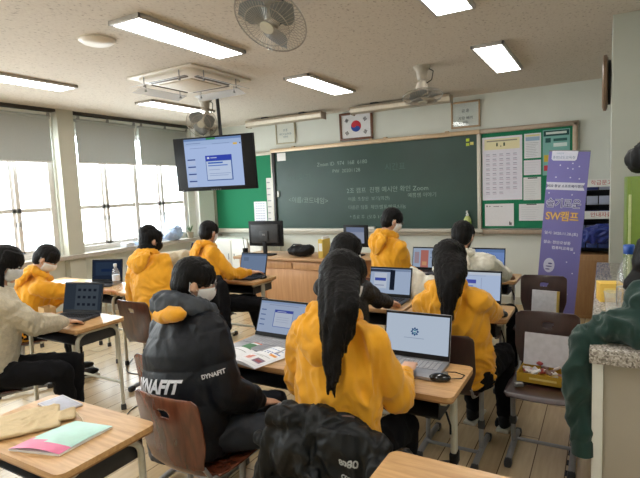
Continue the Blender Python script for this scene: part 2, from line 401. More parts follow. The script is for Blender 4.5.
# ---------------------------------------------------------------- boards on the front wall
YB_ = 6.95
t = tag(empty('chalkboard', (-3.17, YF, 1.05)), 'long dark green chalkboard with faint white chalk writing', 'chalkboard')
def loc(o, x, z, y=0): return (x - o.location.x, y, z - o.location.z)
mb = MB(); mb.box(loc(t, -3.17, 1.68, -.03), (3.36, .03, 1.28)); mb.build('writing_surface', M_board, t)
M_fr = plain('board_frame', s2l((200, 194, 180)), .4, metal=.2, var=.04)
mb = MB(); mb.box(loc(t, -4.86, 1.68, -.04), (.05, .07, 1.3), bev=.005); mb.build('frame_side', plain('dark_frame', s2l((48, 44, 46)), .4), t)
mb = MB(); mb.box(loc(t, -1.47, 1.68, -.04), (.05, .07, 1.3), bev=.008); mb.build('frame_side', M_fr, t)
mb = MB(); mb.box(loc(t, -3.17, 2.345, -.05), (3.44, .1, .06), bev=.008)
for x in (-4.45, -3.05, -2.82, -1.9): mb.box(loc(t, x, 2.385, -.05), (.05, .06, .018), bev=.003)
mb.build('frame_top', plain('wood_rail', s2l((206, 180, 148)), .35, metal=.2), t)
mb = MB(); mb.box(loc(t, -3.17, 1.0, -.07), (3.5, .13, .025), bev=.006); mb.box(loc(t, -3.17, 1.02, -.13), (3.5, .012, .03), bev=.003); mb.box(loc(t, -3.17, .965, -.03), (3.5, .05, .06), bev=.006)
mb.build('chalk_tray', M_fr, t)
MB().box(loc(t, -4.79, 1.62, -.06), (.035, .03, .1), bev=.006).build('latch', M_white, t)
def chalk(s, x, z, size, m=M_chalk, sk=0):
    lettering(s, size, m, t, Matrix.Translation(loc(t, x, z, -.0465)) @ FRONT @ Matrix.Rotation(R(sk), 4, 'Z'), 'LEFT', -.001)
chalk('Zoom ID  974  168  6180', -4.02, 2.06, .085)
chalk('PW  20201128', -3.74, 1.94, .08)
chalk('2조 캠프  진행 예시안 확인 Zoom', -3.5, 1.62, .095)
chalk('이름: 조장원  보기(의견)', -3.48, 1.49, .07)
chalk('예쁨쌤 이야기', -2.5, 1.52, .075)
chalk('다음은 팀플  제안/발표/발표/나눔', -3.48, 1.36, .07)
chalk('* 종료 후  (오후 1:30)', -3.46, 1.21, .07)
chalk('<이름/코드네임>', -4.6, 1.51, .11, sk=-3)
chalk('나는 / 입니다', -4.6, 1.86, .085, M_chalkf, sk=4)
chalk('시간표', -2.85, 1.95, .12, M_chalkf)
chalk('오늘의 할 일', -2.05, 1.92, .07, plain('chalk_trace', s2l((62, 80, 72)), .95))
mb = MB(); mb.box(loc(t, -4.7, 2.235, -.048), (.17, .002, .13)); mb.build('paper_note', M_paper, t)
for i, (dx, dz, c) in enumerate([(0, 0, (196, 214, 60)), (.0, -.06, (190, 205, 70)), (.055, -.05, (214, 206, 120))]):
    MB().box(loc(t, -1.62 + dx, 2.25 + dz, -.05), (.045, .006, .04), bev=.002).build('magnet', flat(c), t)
# left green pin board
t = tag(empty('pin_board', (-5.56, YF, 1.05)), 'green pin board behind the hanging screen', 'pin board')
MB().box(loc(t, -5.56, 1.66, -.02), (1.26, .03, 1.26)).build('felt', M_green, t)
mb = MB()
mb.box(loc(t, -5.56, 2.32, -.03), (1.36, .06, .06), bev=.006); mb.box(loc(t, -5.56, .995, -.045), (1.36, .09, .07), bev=.01)
for x in (-6.22, -4.9): mb.box(loc(t, x, 1.66, -.03), (.04, .06, 1.3), bev=.005)
mb.build('frame', M_fr, t)
def notice(name, x0, x1, z0, z1, base, rects, lab, cat='notice', grp=None, y=6.955, wob=0):
    o = sheet(name, x1 - x0, z1 - z0, rects, None, Matrix(), base)
    o.location = ((x0 + x1) / 2, y, (z0 + z1) / 2); o.rotation_euler = (R(90), 0, R(wob)); return tag(o, lab, cat, grp)
txt = (150, 150, 156)
def lines(n, x0=.1, x1=.9, y0=.1, y1=.9, th=.025, c=txt, cols=1, seed=0):
    rn = random.Random(seed); out = []
    for i in range(n):
        y = y1 - (y1 - y0) * i / max(1, n - 1)
        for k in range(cols):
            a = x0 + (x1 - x0) * k / cols; b2 = x0 + (x1 - x0) * (k + (.75 if cols > 1 else rn.uniform(.6, 1))) / cols
            out.append((a, y - th / 2, b2, y + th / 2, c))
    return out
notice('timetable_sheet', -5.33, -5.06, 1.09, 1.5, (232, 232, 238), lines(9, .12, .9, .08, .92, .03, (168, 168, 190), 4), 'white timetable grid sheet low on the green pin board', 'sheet')
notice('notice_sheet', -5.04, -4.93, 1.12, 1.9, (214, 212, 208), lines(7, seed=3), 'tall narrow white notice at the edge of the green pin board', 'sheet')
# right notice board
t = tag(empty('notice_board', (-.87, YF, 1.05)), 'green notice board with pinned sheets, right of the chalkboard', 'notice board')
MB().box(loc(t, -.87, 1.68, -.02), (1.14, .03, 1.28)).build('felt', M_green, t)
mb = MB(); mb.box(loc(t, -.87, 2.345, -.04), (1.2, .08, .06), bev=.006); mb.box(loc(t, -.87, .995, -.05), (1.2, .1, .06), bev=.008); mb.box(loc(t, -.31, 1.67, -.04), (.06, .08, 1.38), bev=.01)
mb.build('frame', plain('tan_frame', s2l((164, 148, 130)), .4, metal=.3), t)
rc = [(.06, .8, .94, .97, (226, 218, 176)), (.12, .925, .88, .945, (150, 146, 128)), (.36, .85, .40, .9, (50, 70, 50)), (.375, .9, .385, .915, (50, 70, 50)), (.54, .85, .58, .9, (50, 70, 50)), (.555, .9, .565, .915, (50, 70, 50)), (.46, .84, .49, .86, (150, 140, 120))]
for r_ in range(9):
    for c_ in range(5): 
        y = .72 - r_ * .075
        if r_ < 8 or c_ < 3: rc += [(.1 + c_ * .17, y, .19 + c_ * .17, y + .012, (160, 160, 178)), (.1 + c_ * .17, y - .025, .2 + c_ * .17, y - .015, (190, 172, 190))]
notice('name_chart', -1.43, -.925, 1.42, 2.26, (222, 220, 230), rc, 'large white chart of name rows under a cream heading with two figures', 'chart')
notice('notice_sheet', -.9, -.7, 1.95, 2.265, (218, 222, 226), [(.08, .7, .92, .86, (150, 176, 200)), (.08, .88, .92, .95, (214, 204, 150))] + lines(9, .1, .9, .08, .62, .012), 'white notice with a blue band, top of the second column', 'sheet')
notice('notice_sheet', -.905, -.7, 1.735, 1.925, (220, 218, 224), lines(5, .1, .9, .15, .85, .02, (200, 196, 206)), 'small blank-looking white sheet under the blue-banded notice', 'sheet')
notice('notice_sheet', -.91, -.7, 1.41, 1.705, (222, 222, 222), [(.25, .94, .8, .985, (50, 60, 60))] + lines(9, .1, .85, .08, .85, .012, (190, 190, 190)), 'white sheet held by a black clip in the second column', 'sheet')
notice('notice_sheet', -1.4, -1.03, 1.07, 1.37, (220, 218, 220), [(.05, .86, .1, .93, (120, 120, 120)), (.14, .87, .2, .91, (140, 140, 140)), (.3, .86, .5, .9, (150, 150, 150)), (.55, .86, .62, .89, (150, 150, 150)), (.84, .05, .88, .2, (90, 90, 90)), (.88, .04, .93, .16, (110, 110, 110))], 'blank white sheet with a small drawing, below the name chart', 'sheet')
notice('notice_sheet', -.965, -.66, 1.14, 1.36, (220, 220, 222), [(.3, .94, .7, .99, (50, 60, 60))] + lines(6, .1, .85, .12, .8, .015, (190, 190, 196)), 'wide white sheet held by a clip at the bottom of the notice board', 'sheet')
notice('safety_poster', -.68, -.37, 1.72, 2.29, (120, 176, 168), [(.03, .86, .97, .98, (20, 74, 72)), (.12, .9, .88, .95, (200, 214, 206)), (.1, .72, .3, .82, (30, 80, 80)), (.4, .74, .9, .8, (36, 90, 88)), (.4, .62, .9, .7, (210, 226, 222)), (.05, .3, .3, .45, (206, 180, 60)), (.05, .1, .4, .22, (190, 60, 70)), (.5, .2, .9, .5, (206, 214, 200))], 'teal poster with white heading at the top corner of the notice board', 'poster')
# framed things above the board
def framed(x0, x1, z0, z1, mat, label, name, cat, fr=.025, th=.03, tilt=1):
    o = tag(empty(name, ((x0 + x1) / 2, YF - .004, z0), rot=(R(tilt), 0, 0)), label, cat)
    w, h = x1 - x0, z1 - z0; mb = MB()
    for s in (-1, 1): mb.box((s * (w / 2 - fr / 2), -th / 2, h / 2), (fr, th, h), bev=.004)
    for z in (fr / 2, h - fr / 2): mb.box((0, -th / 2, z), (w, th, fr), bev=.004)
    mb.build('frame', mat, o); return o, w, h
o, w, h = framed(-3.59, -3.03, 2.4, 2.82, wood('flag_frame_wood', s2l((88, 52, 34)), s2l((120, 74, 48)), .35, 2), 'framed national flag with a red and blue circle above the chalkboard', 'framed_flag', 'framed flag', .035)
fl = sheet('flag_sheet', w - .06, h - .06, [], o, Matrix.Translation((0, -.012, h / 2)) @ FRONT, (226, 226, 228))
r = .085
def disc(fn, mat, y):
    mb = MB(); pts = [V((a, y, b_)) for a, b_ in fn]; f = mb.bm.faces.new([mb.bm.verts.new(p) for p in pts]); bmesh.ops.triangulate(mb.bm, faces=[f]); return mb.build('flag_circle', mat, o, smooth=False)
A = R(-33); cx, cz = 0, h / 2
def rot(p): return (cx + p[0] * math.cos(A) - p[1] * math.sin(A), cz + p[0] * math.sin(A) + p[1] * math.cos(A))
arc = lambda c, rr, a0, a1, n=16: [(c + rr * math.cos(R(a0 + (a1 - a0) * i / n)), rr * math.sin(R(a0 + (a1 - a0) * i / n))) for i in range(n + 1)]
red = arc(0, r, 0, 180, 24) + arc(-r / 2, r / 2, 180, 360) + arc(r / 2, r / 2, 180, 0)
blue = arc(0, r, 180, 360, 24) + arc(r / 2, r / 2, 0, 180) + arc(-r / 2, r / 2, 0, -180)
disc([rot(p) for p in red], flat((196, 40, 56)), -.0165); disc([rot(p) for p in blue], flat((30, 66, 150)), -.016)
for sx, sz, pat in ((-1, 1, (0, 0, 0)), (1, 1, (1, 0, 1)), (-1, -1, (0, 1, 0)), (1, -1, (1, 1, 1))):
    mb = MB(); a = math.atan2(-sz * .66, sx) + 0
    ang = math.atan2(sz * .66, sx)
    for i in range(3):
        c = V((sx * .155, 0, sz * .095)) + V((math.cos(ang), 0, math.sin(ang))) * (i - 1) * .018
        M_ = Matrix.Translation((c.x, -.0165, h / 2 + c.z)) @ Matrix.Rotation(-(ang + PI / 2), 4, 'Y')
        if pat[i]:
            for s in (-1, 1): mb.box((0, 0, 0), (.024, .001, .01), rot=M_ @ Matrix.Translation((s * .015, 0, 0)))
        else: mb.box((0, 0, 0), (.054, .001, .01), rot=M_)
    mb.build('flag_trigram', M_black, o, smooth=False)
o, w, h = framed(-4.81, -4.42, 2.45, 2.8, plain('pale_frame', s2l((186, 178, 150)), .4), 'pale framed motto left of the flag', 'framed_motto', 'framed sign', .02, .02)
sheet('motto_sheet', w - .03, h - .03, [], o, Matrix.Translation((0, -.008, h / 2)) @ FRONT, (214, 216, 206))
for s, z, sz in (('교 훈', .22, .045), ('바르고 슬기로운', .16, .036), ('어린이', .11, .036)): lettering(s, sz, flat((90, 120, 140)), o, Matrix.Translation((0, -.0112, z)) @ FRONT)
MB().lathe([(.001, 0), (.014, 0), (.014, .012), (.001, .012)], (0, -.015, h + .03)).build('hook', M_dark, o)
o, w, h = framed(-1.85, -1.455, 2.42, 2.78, plain('tan_wood_frame', s2l((180, 152, 120)), .4), 'tan framed motto with glass glare, right of the flag', 'framed_motto', 'framed sign', .025, .02)
sheet('motto_sheet', w - .03, h - .03, [], o, Matrix.Translation((0, -.008, h / 2)) @ FRONT, (222, 222, 222))
for s, z, sz in (('급 훈', .23, .05), ('사랑 배려', .13, .05), ('나눔', .08, .04)): lettering(s, sz, flat((90, 96, 106)), o, Matrix.Translation((0, -.0112, z)) @ FRONT)
MB().box((0, -.0145, h / 2), (w - .04, .001, h - .04)).build('glass', M_glass, o, smooth=False)
# blackboard lights hung below the ceiling
for x0, x1, lab in ((-5.08, -3.66, 'long tan reflector lamp above the motto, hung before the chalkboard'), (-3.18, -1.74, 'long tan reflector lamp behind the ceiling fan, hung before the chalkboard')):
    o = tag(empty('board_lamp', ((x0 + x1) / 2, 6.6, ZC)), lab, 'board lamp', 'board lamps'); L_ = x1 - x0
    prof = [(-.09, .13), (-.07, .17), (.02, .2), (.09, .17), (.1, .1), (.075, .05), (.07, .05), (.09, .1), (.08, .155), (.02, .185), (-.065, .158), (-.08, .125)]
    # opening faces the board (+Y) and down
    mb = MB(); rg = [[V((x, -a * .95, -b_ * .72 + .012)) for a, b_ in prof] for x in (-L_ / 2, L_ / 2)]
    mb.rings(rg); mb.build('reflector', plain('reflector_tan', s2l((196, 184, 166)), .35, metal=.4), o)
    MB().tube([(-L_ / 2 + .05, .02, -.085), (L_ / 2 - .05, .02, -.085)], .014, 10).build('lamp_tube', M_white, o)
    for x in (-L_ / 2 + .002, L_ / 2 - .002): MB().box((x, 0, -.08), (.006, .16, .11), bev=.002).build('end_cap', M_alu, o)
    for x in (-.25 * L_, .25 * L_): MB().box((x, -.01, -.03), (.1, .11, .06), bev=.004).build('bracket', M_dark, o)

# ---------------------------------------------------------------- ceiling air conditioner
o = tag(empty('ceiling_air_conditioner', (-3.74, 3.87, ZC)), 'square white ceiling air conditioner with clear wind deflectors', 'air conditioner'); o.scale = (.88, .88, .8); o.location.x += .05
M_ac = plain('ac_white', s2l((224, 214, 200)), .4, var=.02)
mb = MB(); mb.box((0, 0, -.012), (1.0, 1.0, .024), bev=.01); mb.build('panel', M_ac, o)
mb = MB()
def rrect(s, r, z, n=6):
    out = []
    for cx_, cy_, a0 in ((s - r, s - r, 0), (-s + r, s - r, 90), (-s + r, -s + r, 180), (s - r, -s + r, 270)):
        for i in range(n + 1): a = R(a0 + 90 * i / n); out.append(V((cx_ + r * math.cos(a), cy_ + r * math.sin(a), z)))
    return out
mb.rings([rrect(.44, .12, -.02), rrect(.44, .12, -.05), rrect(.41, .1, -.07), rrect(.3, .06, -.085)]); mb.build('fascia', M_ac, o)
MB().box((0, 0, -.09), (.5, .5, .014), bev=.005).build('intake_grille', plain('ac_beige', s2l((198, 182, 158)), .5), o)
for i in range(4):
    M_ = Matrix.Rotation(R(90 * i), 4, 'Z')
    MB().box((0, 0, 0), (.56, .07, .02), rot=M_ @ Matrix.Translation((0, .355, -.072)) @ Matrix.Rotation(R(25), 4, 'X'), bev=.004).build('air_outlet', plain('ac_dark', s2l((96, 84, 72)), .5), o)
    MB().box((0, 0, 0), (.72, .16, .004), rot=M_ @ Matrix.Translation((0, .5, -.13)) @ Matrix.Rotation(R(-18), 4, 'X')).build('wind_deflector', clear('deflector_plastic', (.95, .95, .95), .03, .3, .3), o, smooth=False)
    for s in (-1, 1):
        mb = MB(); mb.tube([M_ @ V((s * .27, .45, -.03)), M_ @ V((s * .27, .45, -.14))], .006, 6); mb.box((0, 0, 0), (.02, .02, .02), rot=M_ @ Matrix.Translation((s * .27, .45, -.14))); mb.build('hanger', M_steel, o)
o = tag(empty('smoke_detector', (-3.32, 2.52, ZC)), 'round flat white detector on the ceiling', 'detector')
MB().lathe([(.001, 0), (.13, 0), (.13, -.012), (.105, -.03), (.001, -.036)]).build('cover', M_ac, o)
o = tag(empty('ceiling_speaker', (-2.32, 1.72, ZC)), 'small dark ceiling fixture cut by the top edge', 'ceiling fixture')
MB().lathe([(.001, 0), (.05, 0), (.05, -.02), (.03, -.05), (.001, -.055)]).build('body', M_steel, o)

# ---------------------------------------------------------------- fans
def fan(loc_, drop, aim, rad, lab, head_off=(0, 0, 0)):
    o = tag(empty('ceiling_fan', loc_), lab, 'fan', 'oscillating ceiling fans')
    M_fb = plain('fan_beige', s2l((178, 168, 152)), .4); MB().lathe([(.001, 0), (.085, 0), (.085, -.02), (.06, -.05), (.045, -.14), (.001, -.14)]).build('mount', M_fb, o)
    hub = V(head_off) + V((0, 0, -drop)); ax = V(aim).normalized()
    mb = MB(); mb.tube([(0, 0, -.1), (0, .03, -.16), hub - ax * .12], [.035, .03, .026], 12); mb.build('neck', M_ac, o)
    Q = ax.to_track_quat('Z', 'Y').to_matrix().to_4x4(); T = Matrix.Translation(hub) @ Q
    mb = MB(); mb.lathe([(.001, -.15), (.045, -.145), (.062, -.1), (.06, -.03), (.03, -.015), (.001, -.01)]); bmesh.ops.transform(mb.bm, matrix=T, verts=mb.bm.verts); mb.build('motor', M_ac, o)
    mb = MB()
    for s, zz in ((1, .055), (-1, -.045)):
        for i in range(54):
            a = 2 * PI * i / 54
            pts = [T @ V((math.cos(a) * rr, math.sin(a) * rr, z)) for rr, z in ((.04, zz), (rad * .6, zz * .95), (rad * .9, zz * .6), (rad, 0))]
            mb.tube(pts, .0016, 4)
    for rr, z in ((rad, 0), (rad * .62, .052), (rad * .62, -.043)):
        mb.tube([T @ V((math.cos(2 * PI * i / 40) * rr, math.sin(2 * PI * i / 40) * rr, z)) for i in range(40)], .003 if z else .005, 6, loop=True)
    mb.build('wire_cage', plain('fan_wire', s2l((166, 160, 150)), .3, metal=.5), o)
    mb = MB(); mb.lathe([(.001, .058), (.045, .058), (.045, .064), (.001, .066)]); bmesh.ops.transform(mb.bm, matrix=T, verts=mb.bm.verts); mb.build('badge', M_cream, o)
    for k in range(3):
        mb = MB(); rg = []
        for i in range(7):
            u = i / 6; rr = .035 + (rad * .88 - .035) * u; w = (.03 + .06 * math.sin(PI * min(1, u * 1.05) ** .8)) 
            a = 2 * PI * k / 3 + u * .35; c = V((math.cos(a) * rr, math.sin(a) * rr, 0)); tt = V((-math.sin(a), math.cos(a), 0))
            rg.append([T @ (c + tt * w + V((0, 0, .014))), T @ (c - tt * w - V((0, 0, .014))), T @ (c - tt * w - V((0, 0, .017))), T @ (c + tt * w + V((0, 0, .011)))])
        mb.rings(rg); mb.build('blade', plain('fan_blade', s2l((120, 124, 126)), .35, spec=.5), o)
    mb = MB(); mb.tube([(.05, 0, -.02), (.11, .02, -.06), (.09, .03, -.14), (.03, .03, -.17)], .005, 6); mb.build('cable', M_black, o)
fan((-1.79, 2.62, ZC), .13, (-.05, -.45, -.62), .235, 'large wire-cage fan cut by the top edge', (0, -.02, -.02))
fan((-1.6, 4.96, ZC), .30, (.1, -.15, -1), .2, 'wire-cage fan facing the floor before the board lamp')
fan((-4.36, 4.80, ZC), .30, (.45, -.8, -.5), .19, 'wire-cage fan above the hanging screen', (.02, -.1, 0))

# ---------------------------------------------------------------- hanging screen
c = V((-4.15, 4.657, 2.035)); o = tag(empty('hanging_screen', c, rot=(R(4), 0, R(11.6))), 'large black display hung from the ceiling showing a blue editor page', 'display')
MB().box((0, .03, 0), (1.1, .05, .66), bev=.006).build('casing', M_black, o)
scr = [(0, .955, 1, 1, (120, 150, 200)), (.4, .965, .56, 1, (60, 150, 90)), (.0, .86, 1, .955, (176, 200, 240)), (.04, .9, .3, .912, (130, 150, 190)), (.1, .8, .4, .81, (140, 160, 200)), (.5, .87, .8, .88, (140, 160, 200)), (.86, .83, .93, .87, (240, 200, 100)), (.97, .84, .99, .87, (50, 60, 90)),
       (.36, .12, .82, .64, (90, 120, 180)), (.37, .14, .8, .52, (206, 222, 250)), (.36, .53, .82, .64, (60, 80, 190)), (.39, .57, .43, .61, (220, 230, 250)), (.45, .58, .56, .6, (190, 200, 240)), (.4, .47, .66, .5, (60, 110, 200)), (.4, .42, .74, .44, (90, 130, 210)), (.41, .34, .6, .35, (150, 170, 210)), (.41, .26, .78, .27, (150, 170, 210)), (.41, .22, .74, .23, (150, 170, 210))]
for k in range(4): scr += [(.04, .56 - k * .15, .18, .585 - k * .15, (70, 90, 150)), (.04, .47 - k * .15, .18, .55 - k * .15, (196, 212, 246))]
sheet('screen', .79, .59, scr, o, Matrix.Translation((-.0, .003, .015)) @ FRONT, (186, 208, 250), mk=lambda c: glow(c, .95))
for i, x in enumerate((-.51, -.47, -.06, -.03, .0, .03, .06)): MB().box((x, .003, -.317), (.012, .003, .008)).build('button', M_steel, o)
MB().box((0, .08, .02), (.4, .06, .3), bev=.005).build('wall_bracket', M_dark, o)
MB().tube([(0, .12, 0), (0, .24, .25), (0, .24, .82)], .022, 10).build('ceiling_pole', M_dark, o)

# wall clock seen edge-on at the pillar
o = tag(empty('wall_clock', (.04, 4.62, 2.4)), 'dark round wall clock seen edge-on on the pillar', 'clock')
Ry = Matrix.Rotation(R(-90), 3, 'Y')
MB().lathe([(.001, .0), (.17, .0), (.17, .03), (.001, .03)], M=Ry).build('clock_back', M_black, o)
MB().lathe([(.19, .02), (.215, .03), (.215, .05), (.19, .06), (.175, .045)], n=36, M=Ry).build('rim', plain('clock_rim', s2l((120, 96, 76)), .4), o)
MB().lathe([(.001, .03), (.19, .03), (.19, .036), (.001, .036)], M=Ry).build('dial', M_white, o)
mb = MB(); mb.box((-.045, .03, .03), (.004, .07, .012), rot=None); mb.box((-.045, 0, .06), (.004, .01, .1)); mb.build('hand', M_black, o)

# ---------------------------------------------------------------- light
w = bpy.data.worlds.new('sky'); SC.world = w; w.use_nodes = True
nt = w.node_tree; bg = nt.nodes['Background']; tc = nt.nodes.new('ShaderNodeTexCoord'); sx = nt.nodes.new('ShaderNodeSeparateXYZ'); cr_ = nt.nodes.new('ShaderNodeValToRGB')
nt.links.new(tc.outputs['Generated'], sx.inputs[0]); nt.links.new(sx.outputs['Z'], cr_.inputs['Fac']); nt.links.new(cr_.outputs[0], bg.inputs['Color'])
cr_.color_ramp.elements[0].position = 0; cr_.color_ramp.elements[0].color = (.80, .84, .88, 1); cr_.color_ramp.elements[1].position = .5; cr_.color_ramp.elements[1].color = (.93, .97, 1, 1)
bg.inputs['Strength'].default_value = 9.5
for i, (a, b_) in enumerate(wins):
    l = bpy.data.lights.new('daylight_portal', 'AREA'); l.shape = 'RECTANGLE'; l.size = b_ - a; l.size_y = WZ1 - WZ0; l.cycles.is_portal = True
    lo = bpy.data.objects.new('daylight_portal', l); COL.objects.link(lo); lo.location = (XW - .22, (a + b_) / 2, (WZ0 + WZ1) / 2)
    lo.rotation_euler = Matrix(((0, 0, -1), (-1, 0, 0), (0, 1, 0))).to_euler()
    # light local -Z must look into the room (+X); local X along -Y
SC.view_settings.view_transform = 'Standard'; SC.view_settings.look = 'None'; SC.view_settings.gamma = 1; SC.view_settings.use_curve_mapping = False
SC.view_settings.exposure = 0.72
SC.cycles.use_denoising = True
SC.cycles.max_bounces = 8; SC.cycles.transparent_max_bounces = 16; SC.cycles.sample_clamp_indirect = 6
# ================================================================== FURNITURE
def rpoly(w, h, r, n=5):
    out = []
    for cx_, cy_, a0 in ((w / 2 - r, h / 2 - r, 0), (-w / 2 + r, h / 2 - r, 90), (-w / 2 + r, -h / 2 + r, 180), (w / 2 - r, -h / 2 + r, 270)):
        for i in range(n + 1): a = R(a0 + 90 * i / n); out.append((cx_ + r * math.cos(a), cy_ + r * math.sin(a)))
    return out
DW, DD, DH = .70, .42, .74
def make_desk(kind):
    o = empty('school_desk')
    MB().prism(rpoly(DW, DD, .035), DH - .022, DH).build('desktop', M_desktop, o, angle=30)
    MB().prism(rpoly(DW - .004, DD - .004, .034), DH - .03, DH - .0222).build('edge_band', M_edge, o, angle=30)
    mb = MB(); mb.box((0, .03, DH - .14), (.54, .33, .008), bev=.003); mb.box((0, .19, DH - .09), (.54, .008, .11), bev=.003)
    for s in (-1, 1): mb.box((s * .27, .03, DH - .09), (.008, .33, .11), bev=.003)
    mb.build('storage_tray', M_dark, o)
    if kind == 'arch':
        for s in (-1, 1):
            x = s * (DW / 2 - .06); y = .17; pts = [(x, -y, .03)] + [(x, -y, DH - .12)] + [(x, -y + .09 * (1 - math.cos(R(a))), DH - .12 + .075 * math.sin(R(a))) for a in range(15, 91, 15)]
            pts += [(x, -p[1], p[2]) for p in pts[::-1][1:]]; pts = [(p[0], p[1], p[2]) for p in pts]
            MB().tube(pts, .0145, 12).build('leg_frame', M_cream, o)
            for yy in (-y, y): MB().lathe([(.001, 0), (.021, 0), (.021, .03), (.017, .045), (.001, .045)], (x, yy, 0)).build('rubber_foot', M_dark, o)
        MB().tube([(-DW / 2 + .06, .17, .22), (DW / 2 - .06, .17, .22)], .011, 10).build('crossbar', M_cream, o)
        for s in (-1, 1): MB().box((s * (DW / 2 - .06), 0, DH - .04), (.03, .36, .02), bev=.003).build('rail', M_cream, o)
    else:
        for s in (-1, 1):
            x = s * (DW / 2 - .05)
            mb = MB(); mb.box((x, .0, .39), (.026, .05, .66), bev=.008); l = mb.build('leg', M_cream, o)
            MB().box((x, .0, .36), (.038, .062, .06), bev=.008).build('height_collar', M_black, l)
            mb = MB(); mb.tube([(x, -.2, .035), (x, -.1, .045), (x, .1, .045), (x, .2, .035)], .02, 10, flatten=.8); f = mb.build('foot_beam', M_cream, o)
            for y in (-.21, .21): MB().box((x, y, .025), (.046, .07, .05), bev=.014).build('foot_cap', M_black, f)
            MB().box((x, 0, DH - .045), (.03, .34, .025), bev=.004).build('rail', M_cream, o)
            MB().tube([(x + s * .012, -.17, .66), (x + s * .03, -.17, .6), (x + s * .03, -.17, .56)], .005, 6).build('bag_hook', M_black, o)
        MB().tube([(-DW / 2 + .05, .02, .2), (DW / 2 - .05, .02, .2)], .012, 10).build('crossbar', M_cream, o)
    return o
def ply_panel(prof, width, mat, name, parent, hole=None, nu=28, nv=None, th=.009):
    """prof: list of (y,z) along the sheet; width(v) half width at v in 0..1; hole=(v,halfw,halfh fraction)"""
    bm = bmesh.new(); k = len(prof); nv = nv or 24
    L_ = [0]
    for a, b_ in zip(prof, prof[1:]): L_.append(L_[-1] + math.dist(a, b_))
    def P(v):
        s = v * L_[-1]
        for i in range(k - 1):
            if s <= L_[i + 1] + 1e-9:
                t = (s - L_[i]) / (L_[i + 1] - L_[i]); return prof[i][0] + (prof[i + 1][0] - prof[i][0]) * t, prof[i][1] + (prof[i + 1][1] - prof[i][1]) * t
        return prof[-1]
    g = [[None] * (nu + 1) for _ in range(nv + 1)]
    for j in range(nv + 1):
        v = j / nv
        for i in range(nu + 1):
            u = -1 + 2 * i / nu; w = width(v); uu, vv = u, v
            if hole:
                x = u * w; y = (v - hole[0]) * L_[-1]; d = math.sqrt((x / hole[1]) ** 2 + (y / hole[2]) ** 2)
                if .55 < d < 1.45: x, y = x / d, y / d; x2 = u * w + (x - u * w) * (1 - abs(d - 1) / .45) ; y2 = (v - hole[0]) * L_[-1]; y2 = y2 + (y - y2) * (1 - abs(d - 1) / .45); uu = x2 / w; vv = hole[0] + y2 / L_[-1]
            yy, zz = P(min(1, max(0, vv))); w2 = width(vv) if 0 < vv < 1 else w
            yy += -.022 * (1 - uu * uu) * (1 if name == 'backrest' else 0); zz += (-.008 * (1 - uu * uu) if name == 'seat' else 0)
            g[j][i] = bm.verts.new((uu * w, yy, zz))
    for j in range(nv):
        for i in range(nu):
            if hole:
                c = (g[j][i].co + g[j + 1][i + 1].co) / 2; v = (j + .5) / nv; y = (v - hole[0]) * L_[-1]
                if math.sqrt((c.x / hole[1]) ** 2 + (y / hole[2]) ** 2) < .97: continue
            bm.faces.new((g[j][i], g[j][i + 1], g[j + 1][i + 1], g[j + 1][i]))
    bmesh.ops.delete(bm, geom=[v for v in bm.verts if not v.link_faces], context='VERTS')
    me = bpy.data.meshes.new(name); bm.to_mesh(me); bm.free(); me.materials.append(mat)
    o = link(name, me, parent, True, 0)
    s = o.modifiers.new('thickness', 'SOLIDIFY'); s.thickness = th; s.offset = 0
    b_ = o.modifiers.new('round', 'BEVEL'); b_.width = .002; b_.segments = 2; b_.limit_method = 'ANGLE'
    return o
def make_chair(mat, metal):
    o = empty('school_chair')
    sm = lambda a, b_, t: a + (b_ - a) * (t * t * (3 - 2 * t))
    seat = [(.215, .425), (.2, .438), (.1, .442), (0, .438), (-.08, .436), (-.14, .442)]
    ply_panel(seat, lambda v: .19 - .03 * max(0, v - .6) - .02 * max(0, .08 - v) / .08, mat, 'seat', o)
    back = [(-.15, .446), (-.185, .46), (-.205, .49), (-.215, .54), (-.222, .62), (-.232, .7), (-.246, .78), (-.255, .82)]
    def bw(v):
        w = .155 if v < .15 else sm(.155, .187, min(1, (v - .15) / .35))
        if v > .93: w -= .03 * ((v - .93) / .07) ** 2
        return w
    ply_panel(back, bw, mat, 'backrest', o, hole=(.80, .034, .017))
    for s in (-1, 1):
        x = s * .165
        MB().tube([(x, .03, .42), (x, .02, .3), (x, .0, .06)], .0145, 10).build('leg', metal, o)
        MB().box((x, .012, .2), (.036, .04, .05), bev=.006).build('height_collar', M_dark, o)
        f = MB().tube([(x, -.18, .032), (x, -.08, .04), (x, .1, .04), (x, .2, .032)], .018, 10).build('foot_beam', metal, o)
        for y in (-.19, .21): MB().box((x, y, .023), (.042, .06, .046), bev=.013).build('foot_cap', M_dark, f)
        MB().tube([(x, .16, .424), (x, -.1, .424), (x * .97, -.17, .44), (x * .93, -.205, .5)], .0095, 8).build('seat_rail', metal, o)
    MB().tube([(-.165, -.05, .05), (.165, -.05, .05)], .011, 8).build('crossbar', metal, o)
    MB().tube([(-.165, .03, .415), (.165, .03, .415)], .011, 8).build('crossbar', metal, o)
    return o
D_a, D_b = make_desk('arch'), make_desk('post')
C_r, C_d, C_b = make_chair(M_plyred, M_steel), make_chair(M_plydark, M_steel), make_chair(M_ply, M_steel)
used = set()
def place(proto, x, y, deg, label, cat, grp):
    o = proto if proto not in used else copy_tree(proto); used.add(proto)
    o.location = (x, y, 0); o.rotation_euler = (0, 0, R(deg)); return tag(o, label, cat, grp)
GD, GC = 'wooden school desks', 'brown plywood school chairs'
